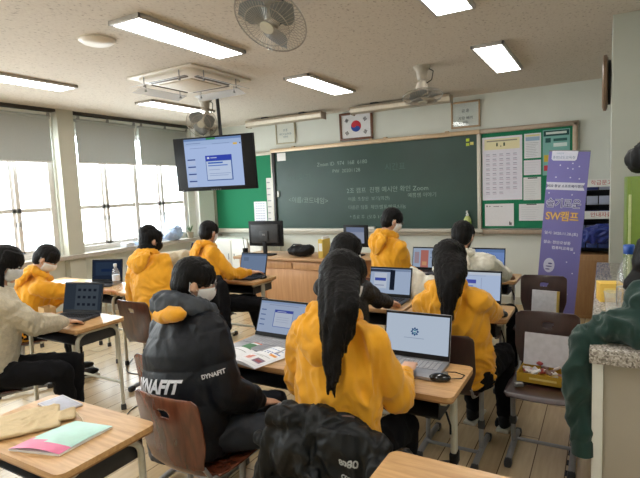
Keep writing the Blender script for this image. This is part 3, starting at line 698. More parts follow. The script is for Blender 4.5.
desks = [(D_a, -1.91, 1.105, 0, 'school desk with the pink and mint booklet and drawstring pouch on it'),
 (D_b, -.28, 1.32, 0, 'empty school desk corner at the bottom edge beside the black draped jacket'),
 (D_b, -.9, 2.23, 0, 'school desk carrying the laptop with a round blue logo and a black mouse'),
 (D_b, -1.62, 2.23, 0, 'school desk under the open printed workbook and laptop'),
 (D_a, -3.55, 2.27, 0, 'school desk where the student in cream fleece types'),
 (D_a, -4.53, 3.32, 0, 'school desk carrying the clear water bottle and a laptop turned sideways'),
 (D_a, -5.26, 3.32, 0, 'school desk beside the window sill with papers on it'),
 (D_b, -3.43, 4.16, 0, 'school desk of the student in yellow beside the orange teacher desk'),
 (D_b, -.90, 3.58, 0, 'school desk under the hand of the long-haired girl with a lit laptop'),
 (D_b, -1.63, 3.58, 0, 'school desk carrying the laptop seen between the two long-haired girls'),
 (D_b, -1.04, 4.96, 0, 'school desk in front of the student in white fleece'),
 (D_b, -1.77, 4.96, 0, 'school desk in front of the boy in yellow below the chalkboard'),
 (D_a, -3.81, 3.32, 0, 'school desk in front of the student with the black neck warmer'),
 (D_a, -5.2, 4.95, 0, 'school desk by the window with a dark laptop on it')]
for p, x, y, a, l in desks: place(p, x, y, a, l, 'desk', GD)
chairs = [(C_r, -1.60, 1.65, 0, 'reddish-brown plywood chair of the boy in the black padded jacket'),
 (C_b, -.96, 1.80, 3, 'plywood chair hidden under the draped black jacket'),
 (C_d, -.30, 3.10, 180, 'dark plywood chair holding the open snack box'),
 (C_d, -.45, 4.44, 180, 'dark plywood chair with a white box leaning on it, before the purple banner'),
 (C_d, -.79, 2.93, 0, 'dark plywood chair of the long-haired girl, seen below her yellow back'),
 (C_b, -3.33, 2.90, 0, 'dark plywood chair of the student with the black neck warmer'),
 (C_r, -2.03, 2.0, 4, 'reddish plywood chair partly hidden left of the black padded jacket'),
 (C_b, -3.54, 1.6, -28, 'plywood chair of the student in cream fleece'),
 (C_b, -4.5, 2.34, -25, 'plywood chair of the yellow-hooded student bent over the desk'),
 (C_b, -3.5, 3.74, -30, 'plywood chair of the student in yellow, draped with a black coat'),
 (C_b, -1.55, 2.85, -8, 'plywood chair of the dark-haired student in the patterned blouse'),
 (C_b, -1.84, 4.42, -15, 'plywood chair of the boy sitting tall before the chalkboard'),
 (C_b, -.88, 4.1, 0, 'plywood chair of the student in white fleece'),
 (C_b, -1.40, 4.1, 0, 'plywood chair under the cream fleece jacket'),
 (C_b, -4.85, 4.2, -50, 'plywood chair of the student behind the neck warmer')]
chair_obj = [place(p, x, y, a, l, 'chair', GC) for p, x, y, a, l in chairs]

# teacher desk
o = tag(empty('teacher_desk', (-3.72, 5.62, 0)), 'orange wooden teacher desk under the black monitor', 'desk')
mb = MB(); mb.box((0, 0, .37), (1.36, .56, .74), bev=.004); mb.build('body', M_orange, o)
MB().box((.0, -.0, .77), (1.5, .66, .035), bev=.005).build('top', wood('tan_top', s2l((176, 136, 98)), s2l((196, 158, 118)), .4), o)
for x0, x1 in ((-.66, -.24), (-.22, .66)): MB().box(((x0 + x1) / 2, -.288, .33), (x1 - x0, .016, .6), bev=.003).build('door', M_orange, o)
for x0, x1 in ((-.66, -.24), (-.22, .2), (.22, .66)): MB().box(((x0 + x1) / 2, -.288, .69), (x1 - x0, .016, .09), bev=.003).build('drawer', M_orange, o)
o = tag(empty('teacher_side_desk', (-2.55, 5.66, 0)), 'tan wooden side table behind the dark-haired student', 'desk')
MB().box((0, 0, .79), (.82, .5, .03), bev=.004).build('top', wood('tan_top2', s2l((186, 146, 106)), s2l((204, 166, 124)), .4), o)
for s in (-1, 1): MB().box((s * .38, 0, .385), (.03, .46, .77), bev=.004).build('side_panel', M_orange, o)
MB().box((0, .2, .5), (.73, .02, .5)).build('back_panel', M_orange, o)
TZ = .788
o = tag(empty('desktop_monitor', (-4.05, 5.52, TZ), R(4)), 'black monitor seen from behind on the orange teacher desk', 'monitor')
MB().box((0, 0, .30), (.55, .03, .35), bev=.008).build('bezel', M_black, o)
mb = MB(); mb.box((0, -.03, .30), (.44, .04, .26), bev=.015); mb.box((0, -.05, .27), (.14, .03, .14), bev=.008); mb.build('rear_housing', M_dark, o)
MB().box((0, -.04, .12), (.06, .03, .24), bev=.008).build('stand', M_black, o)
MB().prism(rpoly(.26, .18, .05), 0, .014).build('base', M_black, o)
lettering('LG', .035, flat((190, 190, 190)), o, Matrix.Translation((0, -.0655, .29)) @ FRONT, name='badge')
o = tag(empty('desktop_monitor', (-2.72, 5.62, .806), R(-6)), 'black-framed portrait screen beside the yellow file holder', 'monitor')
sheet('screen', .26, .2, [(0, .7, 1, 1, (150, 165, 200)), (.1, .3, .5, .6, (120, 140, 190))], o, Matrix.Translation((0, -.017, .26)) @ FRONT, (186, 196, 222), mk=lambda c: glow(c, .6))
MB().box((0, 0, .25), (.36, .03, .28), bev=.008).build('bezel', M_black, o); MB().box((0, .02, .07), (.05, .02, .14)).build('stand', M_black, o); MB().prism(rpoly(.2, .16, .04), 0, .012).build('base', M_black, o)
o = tag(empty('camera_bag', (-3.48, 5.5, TZ)), 'round black bag lying on the teacher desk right of the monitor', 'bag')
mb = MB(); mb.ell((0, 0, .075), (.20, .12, .075)); mb.ell((.1, .0, .1), (.1, .09, .06)); put('body', remesh(mb, .012, 4, folds(.012, 12, 3)), M_black, o)
MB().tube([(-.12, -.05, .13), (-.05, -.09, .17), (.05, -.09, .17), (.12, -.05, .14)], .009, 8).build('strap', M_dark, o)
o = tag(empty('file_holder', (-3.12, 5.5, TZ)), 'upright yellow file holder on the teacher desk', 'file holder')
MB().box((0, 0, .12), (.07, .2, .24), bev=.004).build('case', flat((206, 178, 84)), o); MB().box((0, -.1005, .14), (.05, .002, .1)).build('spine_label', M_paper, o); MB().box((.01, .02, .15), (.03, .16, .24)).build('papers', M_paper, o)
o = tag(empty('water_bottle', (-4.42, 5.56, TZ)), 'white plastic bottle left of the monitor on the teacher desk', 'bottle')
MB().lathe([(.001, 0), (.032, 0), (.034, .01), (.034, .13), (.02, .16), (.014, .17), (.014, .2), (.001, .2)]).build('body', M_white, o); MB().lathe([(.001, .2), (.016, .2), (.016, .22), (.001, .22)]).build('cap', M_cream, o)
o = tag(empty('pen_cup', (-4.35, 5.42, TZ)), 'dark pen cup with a tall pen left of the monitor', 'pen cup')
MB().lathe([(.001, 0), (.035, 0), (.037, .1), (.033, .1), (.031, .01), (.001, .01)]).build('cup', M_black, o); MB().tube([(0, 0, .02), (-.03, 0, .25)], .005, 8).build('pen', M_black, o)
# white cupboard under the green board
o = tag(empty('white_cabinet', (-5.45, 6.68, 0)), 'low white cabinet below the green pin board', 'cabinet')
mb = MB(); mb.box((0, 0, .45), (1.3, .5, .88), bev=.004); mb.build('body', M_wall, o)
for s in (-1, 1):
    d = MB().box((s * .325, -.257, .45), (.63, .014, .84), bev=.003).build('door', M_white, o); MB().box((s * .06, -.268, .6), (.012, .012, .1), bev=.003).build('handle', M_steel, d)
# tray things
o = tag(empty('board_eraser', (-3.12, YF - .075, 1.0125)), 'white board eraser lying on the chalk tray', 'eraser')
MB().box((0, 0, .035), (.2, .07, .035), bev=.006).build('body', M_white, o); MB().box((0, 0, .0095), (.19, .06, .019), bev=.003).build('felt', M_steel, o)
o = tag(empty('pump_bottle', (-1.63, YF - .075, 1.0125)), 'lime green pump bottle on the chalk tray', 'bottle')
MB().lathe([(.001, 0), (.046, 0), (.05, .01), (.05, .15), (.03, .19), (.018, .2), (.001, .2)]).build('body', plain('lime', s2l((196, 206, 130)), .4), o)
MB().lathe([(.051, .04), (.0515, .045), (.0515, .12), (.051, .125)]).build('label_band', flat((150, 190, 60)), o)
mb = MB(); mb.lathe([(.001, .2), (.02, .2), (.02, .23), (.008, .235), (.008, .275), (.001, .275)]); mb.tube([(0, 0, .27), (.0, -.05, .268), (0, -.055, .25)], .007, 8); mb.build('pump', M_white, o)

# banner stand (leaning)
top = V((-.315, 5.5, 1.98)); bl = V((-.44, 5.5, .06))
BW, BH = .37, 1.86
o = tag(empty('banner_stand', (-.452, 5.52, .0), rot=(R(0), R(4.6), 0)), 'purple standing banner for a software camp, leaning slightly', 'banner')
PU = (122, 116, 190)
def Mb(x, z, y=-.012): return Matrix.Translation((x, y, z)) @ FRONT
gr = plain('banner_purple', s2l((128, 123, 190)), .45, var=.05, scale=1.5)
sheet('banner_cloth', BW, BH, [], o, Mb(0, .08 + BH / 2, 0), PU, mk=lambda c: gr)
def tagpoly(poly, mat, name, y=-.004):
    mb = MB(); a = [mb.bm.verts.new((x, y, z)) for x, z in poly]; mb.bm.faces.new(a); return mb.build(name, mat, o, smooth=False)
W_ = flat((226, 226, 240))
tagpoly([(-.155, 1.94), (.08, 1.94), (.07, 1.86), (.055, 1.845), (-.14, 1.845), (-.155, 1.86)], W_, 'white_tag')
lettering('충청남도교육청', .032, flat((120, 140, 170)), o, Mb(-.045, 1.875, -.005)); lettering('미래인재', .018, flat((130, 170, 190)), o, Mb(-.08, 1.915, -.005))
tagpoly([(-.183, 1.63), (.165, 1.63), (.15, 1.595), (.165, 1.555), (-.183, 1.555), (-.17, 1.59)], W_, 'white_ribbon')
lettering('2020 충남 소프트웨어캠프', .031, flat((60, 66, 110)), o, Mb(-.01, 1.592, -.005), bold=.0006)
lettering('슬기로운', .098, W_, o, Mb(-.01, 1.415, -.004), bold=.005, sx=.88); lettering('슬기로운', .098, flat((76, 74, 140)), o, Mb(-.01, 1.415, -.0055), bold=.0, sx=.88)
lettering('SW캠프', .105, flat((214, 160, 90)), o, Mb(-.012, 1.285, -.004), bold=.004, sx=.86); lettering('SW캠프', .105, flat((250, 214, 130)), o, Mb(-.012, 1.285, -.0055), bold=-.0005, sx=.86)
lettering('일시: 2020.11.28.(토)', .036, W_, o, Mb(-.16, 1.115, -.004), 'LEFT', .0008)
lettering('장소: 천안오성중', .036, W_, o, Mb(-.16, 1.02, -.004), 'LEFT', .0008); lettering('컴퓨터교육실', .036, W_, o, Mb(-.08, .965, -.004), 'LEFT', .0008)
rn = random.Random(4)
for x, z in [(-.07, 1.8), (.04, 1.82), (.1, 1.79), (0, 1.77), (.045, 1.765), (-.1, 1.68), (.03, 1.68), (.11, 1.67), (-.15, 1.52), (.06, 1.51), (.13, .93), (.07, .83), (.13, .72), (.02, .6), (-.12, .55), (.1, .5)]:
    MB().lathe([(.001, 0), (.007, 0), (.001, .0005)], (0, 0, 0), 8, M=Matrix.Rotation(R(90), 3, 'X')).build('star', W_, o).location = (x, -.004, z)
mb = MB(); mb.ell((0, 0, 0), (.052, .002, .075), seg=24); f_ = mb.build('planet', flat((214, 214, 236)), o); f_.location = (-.09, -.004, .78)
for x, z, a, b_ in ((-.09, .77, .03, .006), (-.08, .8, .02, .008), (-.1, .74, .022, .006)): MB().ell((x, -.007, z), (a, .001, b_), seg=12).build('planet_band', flat((96, 92, 150)), o)
MB().tube([(0, .012, .03), (0, .012, .08 + BH)], .008, 8).build('pole', M_steel, o)
for x in (-BW / 2, BW / 2): MB().box((x, .01, .05), (.02, .09, .03), bev=.004).build('foot', M_steel, o)
MB().tube([(.03, .03, 1.2), (.16, .42, .02)], .007, 8).build('strut', M_steel, o)
MB().tube([(-BW / 2, .004, .08 + BH), (BW / 2, .004, .08 + BH)], .008, 8).build('top_rail', M_steel, o)
# cabinet and leaflet rack in the front right corner
o = tag(empty('brown_cabinet', (-.02, 6.72, 0)), 'brown wooden cabinet in the front corner behind the banner', 'cabinet')
MB().box((0, 0, .39), (.56, .46, .76), bev=.004).build('body', wood('brown_panel', s2l((150, 112, 72)), s2l((168, 128, 84)), .5, 2), o)
MB().box((0, -.234, .38), (.54, .008, .66), bev=.002).build('door', wood('brown_panel2', s2l((146, 106, 66)), s2l((160, 120, 76)), .5, 2), o)
o = tag(empty('leaflet_rack', (-.05, 6.72, .771)), 'dark leaflet rack with blue sheets on the brown cabinet', 'rack')
mb = MB()
for s in (-1, 1): mb.box((s * .27, 0, .42), (.015, .3, .84), bev=.002)
mb.box((0, .14, .42), (.54, .01, .84)); mb.build('frame', M_dark, o)
for i in range(5): MB().box((0, 0, .06 + .17 * i), (.53, .28, .012), rot=Matrix()).build('shelf', M_black, o)
rn = random.Random(2)
for i in range(5):
    for k in range(4):
        c = rn.choice([(52, 70, 130), (90, 100, 140), (60, 64, 90), (150, 156, 176), (40, 50, 110)])
        q = tag(MB().box((0, 0, 0), (.115, .012, .1), bev=.001).build('leaflet', flat(c), None), 'small leaflet in the dark rack behind the banner', 'leaflet', 'leaflets in the rack')
        q.location = (-.05 - .19 + k * .127, 6.60, .771 + .12 + .17 * i); q.rotation_euler = (R(-12), 0, 0)
for z, s in ((.83, '학급문고'), (.46, '안내자료')):
    q = tag(empty('rack_sign', (-.02, 6.555, .771 + z)), 'white sign with red writing on the leaflet rack, %s' % ('at its top' if z > .6 else 'at its middle'), 'sign'); MB().box((0, 0, 0), (.34, .006, .09)).build('board', M_white, q); lettering(s, .06, flat((190, 50, 50)), q, Matrix.Translation((0, -.004, 0)) @ FRONT)
q = tag(empty('blue_bag', (-.08, 6.5, .9)), 'crumpled blue plastic bag on the rack behind the banner', 'bag')
mb = MB(); mb.ell((0, 0, .1), (.17, .08, .1)); mb.ell((.09, 0, .17), (.1, .06, .08)); put('body', remesh(mb, .012, 2, folds(.03, 9, 8)), plain('blue_plastic', s2l((36, 52, 128)), .35), q)

# green cabinet on the counter with a black bag
o = tag(empty('green_locker', (.37, 3.65, 1.0)), 'olive green metal cabinet standing on the granite top', 'cabinet')
MG = plain('olive_green', s2l((104, 128, 44)), .45, var=.05)
MB().box((.0, 0, .33), (.5, .5, .65), bev=.006).build('body', MG, o); MB().box((.0, -.256, .33), (.46, .012, .61), bev=.003).build('door', MG, o)
MB().box((-.235, -.258, .3), (.014, .016, .5), bev=.003).build('trim_strip', plain('pale_green', s2l((176, 186, 130)), .4), o)
o = tag(empty('black_bag', (.33, 3.55, 1.656)), 'black bag resting on the olive green cabinet', 'bag')
mb = MB(); mb.ell((.0, 0, .12), (.2, .16, .13)); mb.ell((-.1, 0, .1), (.13, .12, .09)); mb.ell((.05, 0, .2), (.14, .12, .1))
put('body', remesh(mb, .012, 3, folds(.02, 9, 5)), M_black, o)
# bottle, yellow box and clear cup on the counter
o = tag(empty('large_bottle', (.10, 2.54, 1.0)), 'large clear plastic bottle with a blue cap on the granite top', 'bottle')
MB().lathe([(.001, .0), (.035, .0), (.044, .012), (.045, .06), (.041, .07), (.045, .08), (.045, .11), (.041, .12), (.045, .13), (.045, .19), (.04, .24), (.022, .29), (.014, .305), (.014, .32), (.001, .32)]).build('body', M_pet, o)
MB().lathe([(.0455, .085), (.046, .09), (.046, .16), (.0455, .165)]).build('label_band', clear('label_film', (.92, .9, .88), .3, .3), o)
MB().lathe([(.001, .315), (.021, .315), (.022, .32), (.022, .352), (.02, .356), (.001, .356)]).build('cap', plain('blue_cap', s2l((36, 78, 160)), .35), o)
o = tag(empty('yellow_carton', (.035, 3.0, 1.0), R(12)), 'small yellow carton on the granite top beside the bottle', 'carton')
MB().box((0, 0, .05), (.11, .09, .1), bev=.003).build('box', flat((232, 190, 84)), o); MB().box((0, -.0455, .05), (.07, .002, .05)).build('label', flat((240, 214, 130)), o)
o = tag(empty('plastic_cup', (.045, 2.74, 1.0)), 'clear plastic cup between the carton and the bottle', 'cup')
MB().lathe([(.001, .0), (.028, .0), (.038, .1), (.04, .1), (.036, .1), (.027, .004), (.001, .004)]).build('cup', M_pet, o)

# ---------------------------------------------------------------- laptops
LAP = 'open laptops on the desks'
def laptop(x, y, deg, w, d, rects, label, base=(190, 205, 235), st=.85, body=None, ang=108, z=DH, logo=None):
    o = tag(empty('laptop', (x, y, z + .001), R(deg)), label, 'laptop', LAP)
    body = body or plain('silver_shell', s2l((150, 150, 154)), .35, metal=.4)
    MB().box((0, -d / 2, .009), (w, d, .017), bev=.004).build('base', body, o)
    kb = MB().box((0, -d * .36, .0182), (w * .86, d * .46, .0012)).build('keyboard', plain('keys', s2l((120, 120, 126)), .5), o)
    mb = MB()
    for r_ in range(5):
        for c_ in range(13): mb.box((-w * .40 + c_ * w * .8 / 12, -d * .18 - r_ * d * .09, .0195), (w * .052, d * .07, .002))
    mb.build('key_rows', plain('key_caps', s2l((168, 168, 172)), .5) if body.name.startswith('silver') else M_black, kb)
    MB().box((0, -d * .8, .0182), (w * .3, d * .28, .001)).build('touchpad', plain('pad', s2l((134, 134, 138)), .35), o)
    hin = empty('x'); bpy.data.objects.remove(hin)
    T = Matrix.Translation((0, 0, .016)) @ Matrix.Rotation(R(90 - ang), 4, 'X')
    h = d * .98
    mb = MB(); mb.box((0, .004, h / 2), (w, .007, h), bev=.003); bmesh.ops.transform(mb.bm, matrix=T, verts=mb.bm.verts); lid = mb.build('lid', body, o)
    mb = MB(); mb.box((0, -.0005, h / 2), (w - .004, .002, h - .004)); bmesh.ops.transform(mb.bm, matrix=T, verts=mb.bm.verts); mb.build('bezel', M_black, lid)
    sw, sh = w - .018, h - .04
    s = sheet('screen', sw, sh, rects, lid, T @ Matrix.Translation((0, -.0028, .026 + sh / 2)) @ FRONT, base, th=.0006, mk=lambda c: glow(c, st), step=.0003)
    if logo: logo(o, T @ Matrix.Translation((0, -.0045, .026 + sh / 2)) @ FRONT, sw, sh)
    MB().tube([(-w * .4, .002, .014), (w * .4, .002, .014)], .006, 8).build('hinge', M_black, o)
    return o
edit = [(0, .93, 1, 1, (150, 170, 205)), (.2, .88, .85, .9, (150, 160, 190)), (.34, .2, .76, .75, (110, 130, 190)), (.355, .22, .75, .66, (196, 206, 224)), (.355, .66, .75, .74, (70, 84, 170)), (.4, .685, .6, .705, (190, 200, 230))]
edit += [(.04, .7 - k * .16, .15, .73 - k * .16, (84, 108, 160)) for k in range(4)] + [(.4, .5 - k * .07, .68, .515 - k * .07, (170, 182, 206)) for k in range(3)]
def gear(o, T, w, h):
    mb = MB()
    for i in range(8):
        a = 2 * PI * i / 8; mb.box((0, 0, 0), (.008, .0075, .0006), rot=T @ Matrix.Translation((math.cos(a) * .0175 - .01, math.sin(a) * .0175 + .01, .0005)) @ Matrix.Rotation(a, 4, 'Z'))
    rg = [[T @ V((math.cos(2 * PI * j / 24) * r_ - .01, math.sin(2 * PI * j / 24) * r_ + .01, .0008)) for j in range(24)] for r_ in (.0115, .0165)]
    mb.rings(rg, cap=False); mb.build('logo_ring', glow((30, 86, 140), .8), o)
    mb = MB()
    for a0, a1 in ((20, 140), (200, 330)):
        rg = [[T @ V((math.cos(R(a0 + (a1 - a0) * j / 10)) * r_ - .01, math.sin(R(a0 + (a1 - a0) * j / 10)) * r_ + .01, .0012)) for j in range(11)] for r_ in (.004, .0095)]
        mb.rings(rg, closed=False, cap=False)
    mb.build('logo_arrows', glow((60, 150, 170), .8), o)
sil = plain('silver_shell', s2l((158, 158, 162)), .35, metal=.4)
dks = plain('dark_shell', s2l((60, 62, 68)), .4, metal=.3)
laptop(-.845, 2.41, 0, .36, .24, [(.3, .37, .62, .385, (150, 166, 190))], 'silver laptop on the nearer desk with a round blue logo on its pale screen', (196, 210, 228), .92, sil, 104, logo=gear)
laptop(-1.73, 2.42, -2, .36, .24, edit, 'silver laptop showing a slide editor, beside the open workbook', (172, 188, 216), .88, sil, 112)
laptop(-1.52, 3.72, 0, .37, .25, [(0, .9, 1, 1, (140, 158, 190)), (.0, .86, .55, .97, (60, 70, 90)), (.5, .15, .62, .95, (30, 36, 50)), (.1, .2, .42, .82, (210, 220, 236)), (.12, .5, .4, .62, (70, 90, 180)), (.12, .3, .36, .34, (150, 160, 190))], 'dark-framed laptop between the two long-haired girls, screen with a dark column', (180, 198, 226), .85, dks, 106)
laptop(-.83, 3.74, 0, .37, .25, [(0, .9, 1, 1, (206, 216, 230)), (.2, .86, .7, .875, (160, 170, 190)), (.14, .2, .5, .72, (190, 202, 222)), (.14, .58, .5, .72, (80, 90, 180)), (.18, .46, .44, .5, (110, 130, 200)), (.18, .4, .4, .42, (160, 170, 210)), (.6, .3, .62, .8, (170, 186, 216))], 'laptop in front of the long-haired girl with her hand on a mouse', (188, 206, 236), .92, dks, 104)
laptop(-1.62, 5.08, 0, .36, .25, [(.25, .0, .5, .9, (190, 120, 110)), (.3, .1, .45, .3, (214, 160, 120)), (.05, .2, .2, .8, (170, 150, 160)), (.55, .5, .95, .55, (120, 140, 180)), (.55, .7, .95, .9, (150, 170, 200))], 'laptop right of the standing boy with a red figure on its screen', (168, 186, 210), .85, dks, 104)
laptop(-1.02, 5.1, 0, .36, .25, [(.1, .5, .7, .62, (230, 240, 250)), (0, .85, 1, 1, (110, 140, 190))], 'laptop mostly hidden by the student in white fleece', (130, 160, 220), .8, dks, 100)
laptop(-3.36, 4.28, 0, .36, .25, [(0, .9, 1, 1, (110, 130, 160)), (.1, .6, .3, .8, (120, 140, 170))], 'laptop before the student in yellow, beside the monitor', (136, 158, 192), .7, dks, 106)
laptop(-3.60, 2.38, 14, .37, .25, [(.3, .0, .92, .98, (84, 94, 104))] + [(.36 + c_ * .14, .72 - r_ * .28, .44 + c_ * .14, .82 - r_ * .28, (40, 46, 58)) for r_ in range(3) for c_ in range(4)], 'dark-screened laptop where the student in cream fleece types', (62, 72, 84), .6, dks, 104)
laptop(-4.70, 3.44, 22, .36, .25, [(.1, .2, .85, .9, (60, 78, 104)), (.3, .4, .7, .55, (40, 60, 100))], 'dim laptop on the desk with the clear water bottle', (48, 60, 82), .5, dks, 100)
laptop(-4.98, 5.06, -20, .36, .25, [(.1, .1, .9, .9, (44, 60, 92))], 'dim dark laptop below the window sill bags', (40, 54, 84), .5, dks, 106)

# ---------------------------------------------------------------- small things on desks
def mouse(x, y, a, label, cable=None):
    o = tag(empty('computer_mouse', (x, y, DH + .001), R(a)), label, 'mouse')
    mb = MB(); mb.ell((0, 0, .012), (.031, .052, .022), seg=24, rg=14)
    for v in mb.bm.verts: v.co.z = max(v.co.z, .001)
    mb.build('shell', plain('gloss_black', (.01, .01, .011), .12), o); MB().lathe([(.001, -.004), (.01, -.004), (.01, .004), (.001, .004)], (0, .028, .032), 14, M=Matrix.Rotation(R(90), 3, 'Y')).build('wheel', M_steel, o)
    if cable: MB().tube(cable, .0022, 6).build('cable', M_black, o)
mouse(-.655, 2.20, -70, 'glossy black mouse with looped cable on the near desk', [(0, .05, .008), (-.02, .1, .003), (-.06, .12, .003), (-.1, .08, .003), (-.1, .02, .003), (-.06, -.02, .003), (-.03, -.05, .003), (-.05, -.09, .003), (0, -.12, .003), (.05, -.1, .003), (.1, -.0, .003), (.12, .1, .003)][:9])
mouse(-.585, 3.47, 0, 'black mouse under the hand of the long-haired girl')
mouse(-3.13, 4.18, 0, 'black mouse on the desk beside the teacher desk')
def book(name, label, pts_w, pts_h, x, y, rz, rects, left=None, base=(232, 232, 234), cat='book', curl=.02, z=DH):
    """open booklet: two bowed leaves"""
    o = tag(empty(name, (x, y, z + .002), R(rz)), label, cat)
    for side, rc_ in ((1, rects), (-1, left)):
        if rc_ is None: continue
        n = 12; mats = [flat(base)]; keys = {}
        mb = MB(); zf = lambda u: .004 + curl * math.sin(min(1, u * 1.02) * PI) ** .8 * (1 - u * .6)
        for i in range(n):
            u0, u1 = i / n, (i + 1) / n
            a, b_ = side * u0 * pts_w, side * u1 * pts_w
            mb.quad((a, -pts_h / 2, zf(u0)), (b_, -pts_h / 2, zf(u1)), (b_, pts_h / 2, zf(u1)), (a, pts_h / 2, zf(u0)), 0)
            mb.quad((a, -pts_h / 2, 0.0), (b_, -pts_h / 2, 0.0), (b_, -pts_h / 2, zf(u1)), (a, -pts_h / 2, zf(u0)), 0)
            mb.quad((a, pts_h / 2, 0.0), (b_, pts_h / 2, 0.0), (b_, pts_h / 2, zf(u1)), (a, pts_h / 2, zf(u0)), 0)
        for q, (x0, y0, x1, y1, c) in enumerate(rc_):
            if c not in keys: keys[c] = len(mats); mats.append(flat(c))
            m_ = max(1, int((x1 - x0) * 10))
            for i in range(m_):
                u0, u1 = x0 + (x1 - x0) * i / m_, x0 + (x1 - x0) * (i + 1) / m_
                U0, U1 = (u0, u1) if side > 0 else (1 - u0, 1 - u1)
                e = .0006 + q * .00003
                mb.quad((side * U0 * pts_w, (y0 - .5) * pts_h, zf(U0) + e), (side * U1 * pts_w, (y0 - .5) * pts_h, zf(U1) + e), (side * U1 * pts_w, (y1 - .5) * pts_h, zf(U1) + e), (side * U0 * pts_w, (y1 - .5) * pts_h, zf(U0) + e), keys[c])
        mb.build('right_page' if side > 0 else 'left_page', mats=mats, parent=o, smooth=False)
    return o
pg = [(.08, .06, .92, .94, (214, 214, 220)), (.1, .08, .9, .92, (232, 232, 234)), (.25, .82, .75, .86, (120, 150, 190)), (.3, .68, .85, .71, (70, 110, 180)), (.2, .62, .6, .65, (60, 90, 150)), (.6, .56, .85, .63, (230, 150, 60)), (.16, .2, .42, .38, (206, 130, 110)), (.2, .24, .36, .34, (190, 90, 80)), (.55, .16, .85, .34, (130, 110, 130)), (.6, .2, .8, .28, (150, 70, 80)), (.15, .42, .6, .435, (160, 160, 160)), (.15, .46, .8, .475, (160, 160, 160))]
pl = [(.1, .55, .85, .8, (70, 120, 80)), (.15, .6, .4, .75, (40, 90, 60)), (.1, .3, .6, .33, (210, 130, 110)), (.1, .2, .8, .22, (160, 160, 160)), (.1, .14, .7, .16, (160, 160, 160)), (.1, .4, .9, .42, (150, 150, 150)), (.4, .86, .8, .9, (210, 110, 80))]
book('open_workbook', 'open printed workbook with colour pictures beside the slide-editor laptop', .21, .29, -1.72, 2.15, -14, pg, pl)
book('open_workbook', 'open workbook beside the hands of the student in cream fleece', .19, .26, -3.75, 2.14, 0, lines(14, .1, .9, .08, .92, .012), lines(14, .1, .9, .08, .92, .012, seed=2) + [(.2, .3, .8, .5, (120, 130, 170))])
# booklet, pouch and tablet on the near-left desk
o = tag(empty('booklet', (-1.765, 1.05, DH + .001), R(0)), 'closed mint booklet with a pink corner on the near-left desk', 'booklet')
c4 = [V((-.13, -.135, 0)), V((.085, -.075, 0)), V((.075, .155, 0)), V((-.11, .12, 0))]
def bil(u, v, z=0): 
    p = (c4[0] * (1 - u) + c4[1] * u) * (1 - v) + (c4[3] * (1 - u) + c4[2] * u) * v; return V((p.x, p.y, z + .008 + .012 * (1 - v) * math.sin(PI * u) + .004 * math.sin(PI * v)))
mb = MB(); n = 14
rows = [[bil(i / n, j / n) for i in range(n + 1)] for j in range(n + 1)]
mi = []
for j in range(n):
    for i in range(n):
        u, v = (i + .5) / n, (j + .5) / n
        m_ = 1 if v < .34 - .1 * math.sin(u * 2.6) - (.06 if u > .8 else 0) else 0
        mb.quad(rows[j][i], rows[j][i + 1], rows[j + 1][i + 1], rows[j + 1][i], m_)
mb.build('cover', mats=[plain('mint_cover', s2l((176, 218, 206)), .35, var=.05), plain('pink_cover', s2l((226, 120, 160)), .35, var=.05)], parent=o)
mb = MB(); mb.rings([[V((p.x, p.y, 0)) for p in (bil(0, 0), bil(1, 0), bil(1, 1), bil(0, 1))], [V((p.x, p.y, .0075)) for p in (bil(0, 0), bil(1, 0), bil(1, 1), bil(0, 1))]]); mb.build('pages', M_paper, o, smooth=False)
o = tag(empty('drawstring_pouch', (-2.07, 1.05, DH)), 'cream cloth drawstring pouch lying on the near-left desk', 'pouch')
mb = MB(); mb.box((0, 0, .012), (.24, .3, .016), rot=Matrix.Rotation(R(-32), 4, 'Z'), bev=.007, seg=3)
mb.box((.115, .135, .014), (.1, .07, .018), rot=Matrix.Rotation(R(-32), 4, 'Z'), bev=.008)
M_ = plain('cream_cloth', s2l((214, 192, 152)), .9, var=.06, bump=.3, bscale=600)
f_ = folds(.006, 12, 4)
put('cloth', remesh(mb, .005, 3, lambda p, n: f_(p, n) * (1 if n.z > .2 else 0)), M_, o)
MB().tube([(.14, .16, .02), (.19, .15, .004), (.23, .13, .003), (.27, .1, .003), (.25, .07, .003)], .003, 6).build('cord', M_, o)
o = tag(empty('tablet', (-2.1, 1.245, DH + .001), R(-8)), 'small pale tablet at the back edge of the near-left desk', 'tablet')
MB().box((0, 0, .005), (.19, .115, .009), bev=.004).build('case', plain('tablet_white', s2l((196, 192, 198)), .4), o); MB().box((0, 0, .0098), (.16, .1, .0006)).build('screen', plain('tablet_screen', s2l((176, 176, 190)), .2), o)
